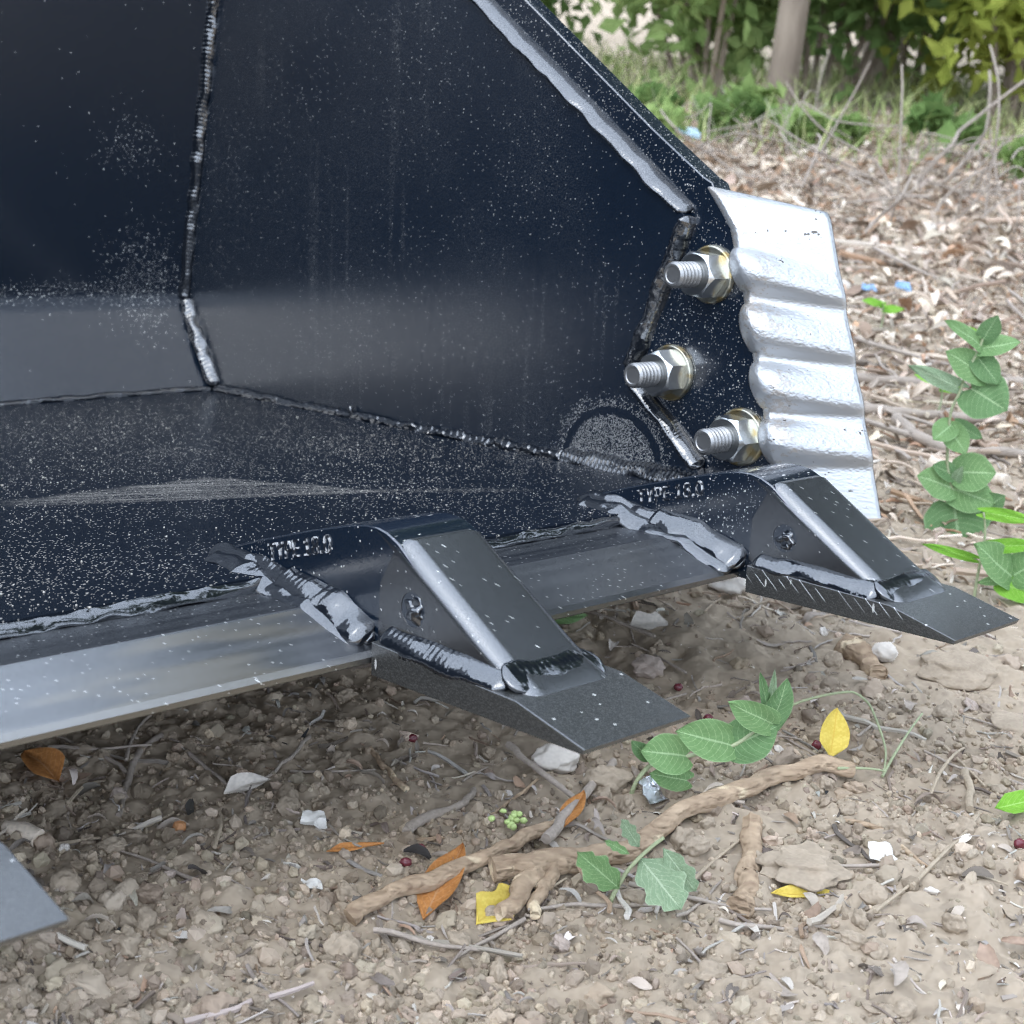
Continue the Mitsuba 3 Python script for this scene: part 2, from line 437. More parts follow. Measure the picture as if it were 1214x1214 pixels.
# lip between the floor plate and the cutting edge
wb([(XL, 0.6290, -0.0040), (-0.5, 0.6290, -0.0040), (0.0, 0.6290, -0.0040)], (0, 0.75, 0.65), 0.0042, 0.0020, pitch=0.02, ripple=0.08, lump=0.40, seed=10)

# ------------------------------------------------------------------ teeth
DY = [0.0]


def bobj(name, mesh, mat, parent, smooth=35):
    m = mesh.copy()
    m.vertices = b2w(np.asarray(m.vertices) + [0, DY[0], 0])
    return obj(name, m, mat, parent, smooth)


SHANK = [(0.578, -0.006), (0.581, 0.0015), (0.590, 0.0065), (0.616, 0.0150), (0.660, 0.0280), (0.692, 0.0362), (0.703, 0.0380), (0.711, 0.0381), (0.718, 0.0368), (0.7268, 0.0330), (0.745, 0.0195), (0.785, -0.0075), (0.785, -0.016), (0.716, -0.018), (0.7145, -0.0262), (0.70, -0.0255), (0.63, -0.012)]
CAP = [(0.7265, 0.0348), (0.7315, 0.0345), (0.7965, -0.0059), (0.8020, -0.0092), (0.8085, -0.0126), (0.8150, -0.0160), (0.8200, -0.0202), (0.8140, -0.0240), (0.7185, -0.0165), (0.7125, -0.0140), (0.7135, 0.0120)]
BLADE = [(0.7185, -0.0312), (0.8562, -0.0312), (0.8580, -0.0285), (0.8165, -0.0182), (0.7185, -0.0148)]


def tooth(xc, text, dy=0.0):
    DY[0] = dy
    t = numbered(BK + '__tooth')
    lw = 0.0262
    r = [0.0013] * len(SHANK)
    bobj('shank', prism([p for p in SHANK], xc - 0.0258, xc + 0.0258, r, 3), 'shank_paint', t, smooth=32)
    capr = [0.0078, 0.0085, 0.0070, 0.0055, 0.0040, 0.0025, 0.001, 0.001, 0.001, 0.001, 0.001]
    capm = prism(CAP, xc - lw, xc + lw, capr, 6)
    M = manifold3d.Manifold(manifold3d.Mesh(vert_properties=np.asarray(capm.vertices, np.float32), tri_verts=np.asarray(capm.faces, np.uint32)))
    hc = (0.7385, 0.0040)
    hole = manifold3d.Manifold.cylinder(0.014, 0.0084, 0.0084, 36, True).rotate([0, 90, 0]).translate([xc - lw, hc[0], hc[1]])
    if M.volume() < 0 or M.is_empty():
        print('cap not manifold')
        capc = capm
    else:
        g = (M - hole).to_mesh()
        capc = trimesh.Trimesh(g.vert_properties[:, :3], g.tri_verts, process=False)
    bobj('cap', capc, 'cap_paint', t, smooth=28)
    # lumpy painted pin in its hole
    pm = trimesh.creation.icosphere(4, 1.0)
    v = np.array(pm.vertices)
    v = v * [0.0042, 0.0072, 0.0072]
    v *= 1 + 0.40 * (meshkit.noise(v * 330 + xc * 9, 3)[:, None] - 0.5) * 2
    pm.vertices = v + [xc - lw + 0.0024, hc[0] + 0.0006, hc[1] - 0.0008]
    bobj('pin', pm, 'weld_paint', t, smooth=True)
    bobj('blade', prism(BLADE, xc - 0.0345, xc + 0.0345, [0.0007, 0.0009, 0.0009, 0.0007, 0.0009], 3), 'blade_paint', t, smooth=25)
    # fillets of the cap on the blade
    for s, sd in ((-1, 21), (1, 22)):
        bobj('weld_bead', bead([(xc + s * 0.0280, 0.7200, -0.0125), (xc + s * 0.0285, 0.77, -0.0135), (xc + s * 0.0275, 0.8050, -0.0150)], (s * 0.62, 0, 0.78), 0.0072, 0.0036, pitch=0.0036, ripple=0.05, lump=0.20, seed=sd + int(abs(xc) * 40)), 'weld_paint', t, smooth=60)
    bobj('weld_bead', bead([(xc - 0.0300, 0.8060, -0.0140), (xc, 0.8075, -0.0135), (xc + 0.0300, 0.8050, -0.0140)], (0, 0.55, 0.83), 0.0085, 0.0022, pitch=0.0035, ripple=0.06, lump=0.30, seed=23 + int(abs(xc) * 10)), 'weld_paint', t, smooth=60)
    # two passes of weld along each flank of the shank on the plates
    for s in (-1, 1):
        x = xc + s * 0.0275
        a = [(x, 0.575, 0.0015), (x, 0.600, 0.0035), (x, 0.627, 0.0010), (x, 0.668, -0.0045), (x, 0.711, -0.0170)]
        b = [(x + s * 0.0075, 0.583, 0.0005), (x + s * 0.0080, 0.615, 0.0010), (x + s * 0.0095, 0.640, -0.0055), (x + s * 0.0090, 0.672, -0.0070), (x + s * 0.0090, 0.7085, -0.0200)]
        bobj('weld_bead', bead(a, (s * 0.65, 0, 0.75), 0.0064, 0.0032, pitch=0.0035, ripple=0.02, lump=0.42, seed=31 + s + int(abs(xc) * 20)), 'weld_paint', t, smooth=60)
        bobj('weld_bead', bead(b, (s * 0.40, 0, 0.90), 0.0070, 0.0028, pitch=0.0035, ripple=0.02, lump=0.42, seed=35 + s + int(abs(xc) * 20)), 'weld_paint', t, smooth=60)
        bobj('weld_bead', bead([(xc + s * 0.0285, 0.640, 0.0005), (xc + s * 0.0305, 0.675, -0.0040), (xc + s * 0.0310, 0.711, -0.0150)], (s * 0.62, 0, 0.78), 0.0102, 0.0042, pitch=0.0040, ripple=0.025, lump=0.26, seed=44 + s + int(abs(xc) * 30)), 'weld_paint', t, smooth=60)
    if text:   # raised cast lettering on the near flank
        m = meshkit.text_mesh(text, 0.0092, 0.0012)
        L = np.array(m.vertices)
        w = L[:, 0].max()
        sc = 0.054 / w
        ang = math.atan2(0.0362 - 0.0150, 0.692 - 0.616)
        yy, zz = L[:, 0] * sc, L[:, 1]
        m.vertices = np.c_[xc - 0.0258 - L[:, 2] + 0.0003, 0.6245 + yy * math.cos(ang) - zz * math.sin(ang) * 0.4, 0.0052 + yy * math.sin(ang) + zz * math.cos(ang)]
        m.faces = m.faces[:, ::-1]
        bobj('lettering', m, 'cast_letters', t, smooth=False)
    DY[0] = 0.0
    return t


P('cast_letters', proc(lambda p, n, uv: mix((0.010, 0.012, 0.016), (0.42, 0.42, 0.42), smoothstep(0.42, 0.70, noise(p.x * 520, p.y * 520, p.z * 520)))), 0.2)
t2 = tooth(-0.0790, 'TYPE 18.0', 0.006)
lab(t2, 'tooth beside the silver side cutter, with bright sloping saw marks on its flank')
t1 = tooth(-0.3545, 'TYPE 18.0', -0.005)
lab(t1, 'tooth in the middle of the picture, its blade over the green sprig')
t0 = tooth(-0.6570, None, -0.004)
tooth(-0.9600, None)

# ------------------------------------------------------------------ bolts
for k, c in enumerate(((0.5895, 0.1456), (0.5586, 0.0751), (0.6233, 0.0378))):
    b = numbered(BK + '__bolt')
    lab(b, ('top bolt of the side bar, its nut on a flanged washer', 'middle bolt of the side bar, set back beside the weld', 'lowest bolt of the side bar, just above the tooth')[k])
    r0 = 0.0088
    prof = [(0.006, 0.0), (0.006, r0)]
    x = -0.006
    while x > -0.030:
        prof += [(x, r0), (x - 0.0009, r0), (x - 0.0020, r0 - 0.0017), (x - 0.0026, r0 - 0.0017)]
        x -= 0.0037
    prof += [(x, r0), (x - 0.0005, r0), (x - 0.0022, r0 - 0.0016), (x - 0.0022, r0 - 0.0030), (x - 0.0017, r0 - 0.0036), (x - 0.0015, 0.0)]
    bobj('stud', lathex(c, prof[::-1], 40), 'stud_steel', b, smooth=30)
    flange = lathex(c, [(0.0086, 0), (0.0086, 0.0194), (0.0078, 0.0200), (0.0062, 0.0200), (0.0048, 0.0192), (0.0040, 0.0178), (0.0036, 0.0)][::-1], 56)
    bobj('washer', flange, 'zinc_yellow', b, smooth=30)
    # hexagon nut: hexagon prism cut by a cone
    hexp = manifold3d.Manifold.cylinder(0.0165, 0.0166, 0.0166, 6).rotate([0, 90, 0]).rotate([23 + 31 * k, 0, 0])
    hexp = hexp.translate([-0.0125, c[0], c[1]])
    cone = manifold3d.Manifold.cylinder(0.0300, 0.0135, 0.0385, 56).rotate([0, 90, 0]).translate([-0.0128, c[0], c[1]])
    g = (hexp ^ cone).to_mesh()
    bobj('nut', trimesh.Trimesh(g.vert_properties[:, :3], g.tri_verts, process=False), 'zinc', b, smooth=22)

# ------------------------------------------------------------------ silver side cutter
def cutter():
    lz = np.array([0.2060, 0.2025, 0.1900, 0.1780, 0.1650, 0.1368, 0.1286, 0.0970, 0.0904, 0.0606, 0.0534, 0.0249, -0.012])
    ly = np.array([0.5850, 0.5880, 0.5985, 0.6080, 0.6120, 0.6220, 0.6235, 0.6330, 0.6345, 0.6445, 0.6460, 0.6535, 0.6640])
    lobes = [(0.1650, 0.1368), (0.1286, 0.0970), (0.0904, 0.0606), (0.0534, 0.0249)]
    NR, NC = 460, 72
    z = np.linspace(0.2060, -0.012, NR)
    f = (0.2060 - z) / 0.218
    Lp = np.stack([np.full(NR, 0.0035), np.interp(z, lz[::-1], ly[::-1]), z], 1)
    Rp = np.stack([np.full(NR, 0.050), 0.6534 + (0.7125 - 0.6534) * f, 0.1908 + (-0.0085 - 0.1908) * f], 1)
    d = unit(np.array([0.05, 0.048, -0.004]))
    n = unit(np.cross(d, [0, 0.28, -0.96]))
    if n @ np.array([-0.69, 0.67, 0.2]) < 0: n = -n
    t = np.linspace(0, 1, NC) ** 1.35
    h = np.zeros((NR, NC)); dl = np.zeros((NR, NC)); msk = np.zeros((NR, NC))
    for a, b in lobes:
        u = (a - z) / (a - b)
        inn = (u > 0) & (u < 1)
        u = np.clip(u, 0, 1)
        s = np.sin(np.pi * u)
        near = np.clip(s, 0, 1) ** 0.55
        ramp = np.clip(np.sin(np.pi * u ** 1.9), 0, 1) ** 0.75
        end = np.sqrt(np.clip(1 - (1 - np.clip(t / 0.17, 0, 1)) ** 2, 0, 1))
        H = 0.0135 * (1 - 0.66 * t)
        h += inn[:, None] * H[None] * end[None] * (near[:, None] * (1 - t)[None] + ramp[:, None] * t[None])
        dl += inn[:, None] * (0.0068 * near)[:, None] * ((1 - np.clip(t / 0.17, 0, 1)) ** 1.0)[None] * 1.0
        msk += inn[:, None] * np.minimum(1, (near * 1.5))[:, None]
    from scipy.ndimage import gaussian_filter1d
    h = gaussian_filter1d(h, 5.0, axis=0)
    Pq = Lp[:, None] * (1 - t)[None, :, None] + Rp[:, None] * t[None, :, None]
    # rounded ends: the rims fall away at the sides and at the top
    fall = 0.004 * (np.clip(1 - t / 0.05, 0, 1) ** 2)[None] + 0.003 * (np.clip((t - 0.95) / 0.05, 0, 1) ** 2)[None] + 0.005 * (np.clip(1 - (0.2060 - z) / 0.009, 0, 1) ** 2)[:, None]
    Pq = Pq + n * (h - fall)[..., None] - d * dl[..., None]
    q = Pq.reshape(-1, 3)
    rough = (meshkit.noise(q * 420, 5) - 0.5) + 0.6 * (meshkit.noise(q * 900, 6) - 0.5)
    Pq = Pq + n * (rough.reshape(NR, NC) * (0.00010 + 0.00028 * msk))[..., None]
    # the right rim is nicked
    front = Pq
    back = Lp[:, None] * (1 - t)[None, :, None] + Rp[:, None] * t[None, :, None] - n * 0.017
    back[:, :, 0] = np.maximum(back[:, :, 0], 0.010)
    v = np.vstack([front.reshape(-1, 3), back.reshape(-1, 3)])
    idx = np.arange(NR * NC).reshape(NR, NC)
    o = NR * NC
    q = [np.stack([idx[:-1, :-1], idx[1:, :-1], idx[1:, 1:], idx[:-1, 1:]], -1).reshape(-1, 4), (np.stack([idx[:-1, :-1], idx[:-1, 1:], idx[1:, 1:], idx[1:, :-1]], -1) + o).reshape(-1, 4)]

    def rim(e):
        return np.stack([e[:-1], e[1:], e[1:] + o, e[:-1] + o], -1)
    q += [rim(idx[0]), rim(idx[-1][::-1]), rim(idx[:, 0][::-1]), rim(idx[:, -1])]
    q = np.vstack(q)
    return trimesh.Trimesh(v, np.vstack([q[:, [0, 1, 2]], q[:, [0, 2, 3]]]), process=False)


# loose grains of dust lying on the floor plate
n_ = 14000
g_ = np.stack([-0.62 * rng.random(n_) ** 1.0, 0.03 + 0.60 * rng.random(n_)], 1)
d_ = meshkit.fbm(np.c_[g_ * 9, g_[:, :1] * 0], 3, 41)
g_ = g_[rng.random(n_) < np.clip(3.0 * (d_ - 0.36) * np.clip(g_[:, 1] / 0.22, 0.2, 1) + 0.10, 0.05, 1)]
ico = trimesh.creation.icosahedron()
r_ = np.clip(rng.lognormal(math.log(0.00029), 0.36, len(g_)), 0.0002, 0.0010)
v_ = (ico.vertices[None] * r_[:, None, None] * rng.uniform(0.6, 1.3, (len(g_), 1, 3)) + np.c_[g_, r_ * 0.3][:, None]).reshape(-1, 3)
f_ = (ico.faces[None] + 12 * np.arange(len(g_))[:, None, None]).reshape(-1, 3)
P('dust_grain', (0.36, 0.335, 0.30), 0.8, spec=0.3)
lab(obj('dust_grains', trimesh.Trimesh(b2w(v_), f_, process=False), 'dust_grain', smooth=False), 'pale grains of dust scattered on the black floor of the bucket', None, None, 'stuff')

sc = bobj('side_cutter', cutter(), 'silver_paint', BK, smooth=40)
lab(sc, 'silver painted cast side cutter with four rounded ribs')
bobj('cutter_flange', prism([(0.52, 0.02), (0.645, 0.02), (0.60, 0.185), (0.57, 0.19), (0.53, 0.10)], 0.0275, 0.043, 0.001, 2), 'silver_paint', BK)


# ------------------------------------------------------------------ ground
def gh(x, y):
    x, y = np.asarray(x, float), np.asarray(y, float)
    p = np.stack([x, y, np.zeros_like(x)], -1)
    near = np.clip((6 - np.hypot(x, y - 0.8)) / 3, 0, 1)
    h = 0.018 * (meshkit.fbm(p * 2.6, 2, 1) - 0.5) + 0.012 * (meshkit.fbm(p * 11, 2, 2) - 0.5)
    c = meshkit.fbm(p * 38, 3, 3)
    h = h + near * 0.010 * (np.abs(c - 0.5) * 2) ** 1.0 - near * 0.0015
    h = h + near * 0.0032 * (meshkit.noise(p * 120, 4) - 0.5)
    far = np.clip((np.hypot(x, y) - 8) / 30, 0, 1)
    return h + far * 1.2 * (meshkit.fbm(p * 0.06, 2, 9) - 0.4)


def graded(a, b, step, lo, hi):
    mid = np.arange(a, b + step / 2, step)
    out, s = [], step
    v = b
    while v < hi:
        s *= 1.065
        v += s
        out.append(v)
    pre, s, v = [], step, a
    while v > lo:
        s *= 1.065
        v -= s
        pre.append(v)
    return np.r_[pre[::-1], mid, out]


gx, gy = graded(-0.36, 0.50, 0.0027, -60, 60), graded(0.54, 1.32, 0.0027, -60, 120)
GX, GY = np.meshgrid(gx, gy)
GZ = gh(GX, GY)
# crumbly lumps pressed into the surface
from scipy.spatial import cKDTree
for n_, r0_, hk in ((500, 0.014, 0.35), (8000, 0.0062, 0.5), (34000, 0.0036, 0.7)):
    s_ = np.stack([rng.uniform(-0.5, 0.75, n_), rng.uniform(0.45, 1.75, n_)], 1)
    rr = r0_ * rng.uniform(0.5, 1.25, n_)
    d_, j_ = cKDTree(s_).query(np.stack([GX, GY], -1).reshape(-1, 2), k=3)
    bump_ = np.max(np.sqrt(np.clip(rr[j_] ** 2 - d_ ** 2, 0, None)), 1) * hk
    lumpy = np.clip(2.6 * (meshkit.fbm(np.stack([GX, GY, GX * 0], -1) * 5 + n_, 3, 7) - 0.40), 0.06, 1)
    GZ = GZ + bump_.reshape(GX.shape) * lumpy * (meshkit.noise(np.stack([GX, GY, GX * 0], -1) * 300, 8) * 0.5 + 0.6)
gv = np.stack([GX, GY, GZ], -1).reshape(-1, 3)
gi = np.arange(len(gv)).reshape(GX.shape)
gq = np.stack([gi[:-1, :-1], gi[:-1, 1:], gi[1:, 1:], gi[1:, :-1]], -1).reshape(-1, 4)


def tex_soil(p, n, uv):
    a = fbm(p.x * 5, p.y * 5, 2.0, 3)
    b = fbm(p.x * 60, p.y * 60, p.z * 60, 3)
    c = noise(p.x * 420, p.y * 420, p.z * 420)
    k = mix((0.238, 0.188, 0.136), (0.392, 0.318, 0.238), dr.clip(0.35 * a + 0.45 * b + 0.35 * c - 0.08, 0, 1))
    k = mix(k, (0.09, 0.07, 0.055), 0.22 * smoothstep(0.58, 0.74, noise(p.x * 140, p.y * 140, p.z * 140)))
    s = speck(p.x, p.y, 0.006, 0.006, 0.05, 0.18)
    return mix(k, (0.55, 0.50, 0.44), 0.8 * s)


def bump_soil(p, n, uv):
    return 0.0013 * noise(p.x * 260, p.y * 260, p.z * 260) + 0.0006 * noise(p.x * 700, p.y * 700, p.z * 700)


P('soil', proc(tex_soil), 0.95, spec=0.15, bump=bump_soil)
g = obj('ground', (gv, gq), 'soil', smooth=True)
lab(g, 'bare crumbly grey brown soil', None, None, 'structure')

# ------------------------------------------------------------------ small pieces: templates, scattering
def blob(seed, sub=1, flat=0.7, amp=0.35):
    m = trimesh.creation.icosphere(sub, 1.0)
    v = np.array(m.vertices)
    r = np.random.default_rng(seed)
    k = meshkit.noise(v * 1.7 + seed * 3.1, seed)[:, None] + 0.5 * meshkit.noise(v * 3.9 + seed, seed + 1)[:, None] - 0.75
    v = v * (1 + amp * 2 * k)
    v = v * [1, r.uniform(0.6, 1.0), flat * r.uniform(0.7, 1.1)]
    return v, np.array(m.faces)


def chip(seed, nl=5, nw=2, curl=1.0, asp=0.4):
    """A dry curled leaf or chip of unit length lying along x."""
    r = np.random.default_rng(seed)
    s = np.linspace(0, 1, nl + 1); c = np.linspace(-1, 1, nw + 1)
    S, C = np.meshgrid(s, c, indexing='ij')
    w = asp * np.sin(np.pi * np.clip(0.06 + 0.88 * S, 0, 1)) ** r.uniform(0.5, 0.9) * (1 + 0.3 * (r.random(S.shape) - 0.5))
    k, kc = r.uniform(-1, 1) * 1.6 * curl, r.uniform(0.3, 1.3) * curl
    x = S - 0.5
    z = 0.16 * k * (x * x * 4 - 1) + 0.5 * asp * kc * C * C * 0.6
    y = C * w * (1 - 0.18 * kc * abs(C))
    tw = r.uniform(-0.9, 0.9) * curl * x
    y, z = y * np.cos(tw) - z * np.sin(tw), y * np.sin(tw) + z * np.cos(tw)
    y = y + r.uniform(-0.5, 0.5) * x * x
    v = np.stack([x, y, z], -1).reshape(-1, 3)
    i = np.arange(len(v)).reshape(S.shape)
    q = np.stack([i[:-1, :-1], i[1:, :-1], i[1:, 1:], i[:-1, 1:]], -1).reshape(-1, 4)
    return v, np.vstack([q[:, [0, 1, 2]], q[:, [0, 2, 3]]])


def straw(seed, bend=0.3):
    r = np.random.default_rng(seed)
    x = np.linspace(-0.5, 0.5, 7)
    p = np.stack([x, bend * r.uniform(-1, 1) * x * x * 2 + 0.018 * r.normal(size=7), 0.012 * r.normal(size=7)], 1)
    m = tube(p, 0.030, 0.018, 5, 0.25, n=9, seed=seed)
    return np.array(m.vertices), np.array(m.faces)


def rot(rx, ry, rz):
    return trimesh.transformations.euler_matrix(rx, ry, rz)[:3, :3]


def scatter(name, templates, pos, size, tilt, colors, mat, label, lift=0.35, smooth=False):
    V, F, C, o = [], [], [], 0
    for i in range(len(pos)):
        v, f = templates[rng.integers(len(templates))]
        M = rot(rng.normal() * tilt, rng.normal() * tilt, rng.uniform(0, 6.283))
        w = (v * size[i]) @ M.T + pos[i] + [0, 0, lift * size[i]]
        V.append(w); F.append(f + o); o += len(w)
        C.append(np.repeat(colors[i][None], len(w), 0))
    m = trimesh.Trimesh(np.vstack(V), np.vstack(F), process=False)
    k = obj(name, m, mat, smooth=smooth, color=np.vstack(C))
    lab(k, label, None, None, 'stuff')
    return k


def over(xy):
    return np.c_[xy, gh(xy[:, 0], xy[:, 1])]


def palette(cols, n, var=0.18):
    c = np.asarray(cols)[rng.integers(len(cols), size=n)]
    return np.clip(c * (1 + var * rng.normal(size=(n, 1))) * (1 + 0.015 * rng.normal(size=(n, 3))), 0.02, 0.8)


VC = {'type': 'mesh_attribute', 'name': 'vertex_color'}
P('crumb_soil', VC, 0.95, spec=0.15, bump=lambda p, n, uv: 0.0012 * noise(p.x * 420, p.y * 420, p.z * 420) + 0.0005 * noise(p.x * 1100, p.y * 1100, p.z * 1100), bump_scale=1.0)
P('litter_tone', VC, 0.75, spec=0.3)
LITTER_RAW = [(0.46, 0.405, 0.345), (0.50, 0.44, 0.375), (0.36, 0.30, 0.245), (0.27, 0.21, 0.165), (0.42, 0.355, 0.29), (0.19, 0.15, 0.12), (0.54, 0.495, 0.435), (0.33, 0.225, 0.155), (0.33, 0.29, 0.25), (0.24, 0.20, 0.165)]
LITTER = [tuple(np.array([1.06, 0.99, 0.91]) * np.array(c)) for c in LITTER_RAW]
SOILS = [(0.30, 0.240, 0.178), (0.36, 0.292, 0.218), (0.245, 0.194, 0.142), (0.325, 0.256, 0.188)]


def wedge(n, y0, y1, power, left, right):
    """Points on the ground between y0 and y1, denser towards the camera; left, right: x limits as functions of y."""
    u = rng.random(n)
    a = 1 - power
    y = (y0 ** a + u * (y1 ** a - y0 ** a)) ** (1 / a)
    l, r_ = left(y), right(y)
    return np.stack([l + (r_ - l) * rng.random(n), y], 1)


blobs = [blob(s, 2, 0.75, 0.5) for s in range(14)]
tiny = [blob(s, 0, 0.8, 0.3) for s in range(10)]
xy = wedge(50000, 0.52, 1.9, 2.3, lambda y: -0.12 - 0.32 * y, lambda y: 0.16 + 0.56 * y)
patch = meshkit.fbm(np.c_[xy * 6, xy[:, :1] * 0], 3, 21)
keep = rng.random(len(xy)) < np.clip(2.7 * (patch - 0.34), 0.07, 1)
xy = xy[keep]
scatter('soil_crumbs', tiny, over(xy), np.clip(rng.lognormal(math.log(0.0015), 0.5, len(xy)), 0.0008, 0.006), 1.0, palette(SOILS, len(xy)), 'crumb_soil', 'fine crumbs of grey brown soil strewn over the ground', 0.3)
xy = wedge(3300, 0.52, 2.2, 2.2, lambda y: -0.12 - 0.32 * y, lambda y: 0.10 + 0.45 * y)
patch = meshkit.fbm(np.c_[xy * 5, xy[:, :1] * 0], 3, 22)
xy = xy[rng.random(len(xy)) < np.clip(3.2 * (patch - 0.42), 0.02, 1)]
scatter('soil_clods', blobs, over(xy), np.clip(rng.lognormal(math.log(0.0036), 0.42, len(xy)), 0.0015, 0.009), 0.6, palette(SOILS, len(xy), 0.10), 'crumb_soil', 'small clods of grey brown soil strewn over the ground', 0.10, smooth=True)

chips = [chip(s, 5, 2, 1.5, 0.09 + 0.24 * ((s * 7) % 10) / 10) for s in range(40)]
straws = [straw(s, 0.16) for s in range(16)]
# litter behind and beside the bucket
xy = np.vstack([wedge(24000, 1.15, 6.6, 0.6, lambda y: -0.02 + 0.10 * y, lambda y: 0.20 + 0.46 * y), wedge(3500, 3.0, 7.5, 0.2, lambda y: -0.75 * y, lambda y: 0.75 * y), wedge(6500, 1.9, 5.0, 0.3, lambda y: -0.35 * y, lambda y: 0.11 * y)])
fade = np.clip((xy[:, 1] - 1.0) / 1.0, 0.12, 1)
xy = xy[rng.random(len(xy)) < fade]
scatter('dead_leaf_litter', chips, over(xy), np.clip(rng.lognormal(math.log(0.021), 0.50, len(xy)), 0.006, 0.060) * np.clip(0.20 + 0.28 * xy[:, 1], 0.45, 1.1), 0.45, palette(LITTER, len(xy)), 'litter_tone', 'pale brown litter of dead leaves and chips covering the ground behind the bucket', 0.16, smooth=True)
xy = np.vstack([wedge(4200, 1.05, 6.6, 0.8, lambda y: -0.02 + 0.10 * y, lambda y: 0.20 + 0.46 * y)])
scatter('twig_litter', straws, over(xy), np.clip(rng.lognormal(math.log(0.060), 0.5, len(xy)), 0.02, 0.20) * np.clip(0.25 + 0.25 * xy[:, 1], 0.5, 1), 0.12, palette(LITTER, len(xy)), 'litter_tone', 'thin dead twigs and straws strewn over the ground behind the bucket', 0.06)
# fine litter near the teeth
xy = wedge(2600, 0.52, 1.5, 1.6, lambda y: -0.12 - 0.32 * y, lambda y: 0.10 + 0.42 * y)
scatter('leaf_crumbs', chips, over(xy), np.clip(rng.lognormal(math.log(0.0065), 0.45, len(xy)), 0.003, 0.018), 0.35, palette(0.78 * np.array(LITTER_RAW), len(xy), 0.30), 'litter_tone', 'crumbs of dead leaves strewn over the bare soil', 0.14, smooth=True)
xy = wedge(2200, 0.52, 1.5, 1.5, lambda y: -0.12 - 0.32 * y, lambda y: 0.10 + 0.42 * y)
scatter('straw_bits', straws, over(xy), np.clip(rng.lognormal(math.log(0.016), 0.55, len(xy)), 0.006, 0.06), 0.12, palette(0.72 * np.array(LITTER_RAW), len(xy), 0.25), 'litter_tone', 'short bits of straw and rootlet strewn over the bare soil', 0.03)

# ------------------------------------------------------------------ pieces one can count
TONES = {'pale_grey': (0.54, 0.485, 0.42), 'buff': (0.58, 0.49, 0.39), 'brown': (0.29, 0.205, 0.15), 'rust': (0.36, 0.19, 0.10)}


def grain(base, k=0.35):
    base = np.array(base)

    def fn(p, n, uv):
        a = fbm(p.x * 90, p.y * 90, p.z * 90, 3)
        b = noise(p.x * 700, p.y * 700, p.z * 700)
        return mix((base * (1 - k)).tolist(), np.minimum(base * (1 + k), 0.85).tolist(), 0.6 * a + 0.4 * b)
    return fn


for t_, c_ in TONES.items():
    P('leaf_' + t_, proc(grain(c_)), 0.7, spec=0.3)
P('straw_skin', proc(grain((0.34, 0.275, 0.20), 0.3)), 0.75, spec=0.25)
P('clod', proc(grain((0.305, 0.245, 0.182), 0.30)), 0.95, spec=0.15, bump=bump_soil)
P('stone_pink', proc(grain((0.33, 0.265, 0.22), 0.2)), 0.8, spec=0.3, bump=bump_soil, bump_scale=0.4)
P('stone_pale', proc(grain((0.52, 0.47, 0.41), 0.2)), 0.8, spec=0.3, bump=bump_soil, bump_scale=0.4)
P('twig_grey', proc(grain((0.31, 0.26, 0.215), 0.35)), 0.85, spec=0.25)


def bark_tex(p, n, uv):
    a = noise(p.x * 90, p.y * 330, p.z * 300) * 0.5 + fbm(p.x * 160, p.y * 260, p.z * 260) * 0.5
    k = mix((0.19, 0.125, 0.080), (0.50, 0.375, 0.255), a)
    return mix(k, (0.64, 0.52, 0.35), 0.85 * smoothstep(0.60, 0.68, fbm(p.x * 34 + 7, p.y * 90, p.z * 60)))


P('root_bark', proc(bark_tex), 0.85, spec=0.25, bump=lambda p, n, uv: 0.0040 * noise(p.x * 160, p.y * 460, p.z * 460) + 0.0012 * noise(p.x * 700, p.y * 900, p.z * 900))

LIB = {}
for s in range(10):
    LIB['leaf', s] = mikit.ply(chip(100 + s, 10, 4, 1.4, 0.14 + 0.022 * s), None, smooth=True)
    LIB['clod', s] = mikit.ply(blob(200 + s, 3, 0.7, 0.33), None, smooth=50)
    LIB['twig', s] = mikit.ply(straw(300 + s, 0.3), None, smooth=True)


def item(name, kind, mat, xy_, size, tilt, lift, label, cat_, group, sx=1, sy=1, sz=1, rz=None):
    k = numbered(name)
    z = float(gh(xy_[0], xy_[1])) + lift * size
    t = T4().translate([float(xy_[0]), float(xy_[1]), z]).rotate([0, 0, 1], float(rng.uniform(0, 360) if rz is None else rz)).rotate([1, 0, 0], float(rng.normal() * tilt)).rotate([0, 1, 0], float(rng.normal() * tilt)).scale([size * sx, size * sy, size * sz])
    scene[k] = {**LIB[kind, int(rng.integers(10))], 'bsdf': {'type': 'ref', 'id': mat}, 'to_world': t}
    lab(k, label, cat_, group)
    return k


for t_, n_, lbl in (('pale_grey', 90, 'curled pale grey dead leaf in the litter behind the bucket'), ('buff', 70, 'curled buff dead leaf in the litter behind the bucket'), ('brown', 50, 'dark brown dead leaf in the litter behind the bucket'), ('rust', 20, 'rust coloured dead leaf in the litter behind the bucket')):
    xy = wedge(n_, 1.35, 4.6, 0.9, lambda y: 0.03 + 0.13 * y, lambda y: 0.03 + 0.36 * y)
    for q in xy:
        item('dead_leaf', 'leaf', 'leaf_' + t_, q, rng.uniform(0.018, 0.042) * min(1.0, 0.25 + 0.25 * q[1]), 22, 0.22, lbl, 'dead leaf', t_.replace('_', ' ') + ' dead leaves of the litter')
xy = wedge(34, 0.60, 1.15, 1.6, lambda y: -0.05 - 0.26 * y, lambda y: 0.06 + 0.36 * y)
for q in xy:
    item('dead_leaf', 'leaf', ('twig_grey', 'leaf_brown')[int(rng.integers(2))], q, rng.uniform(0.012, 0.024), 16, 0.16, 'small dead leaf scrap on the bare soil round the teeth', 'dead leaf', 'dead leaf scraps on the bare soil')
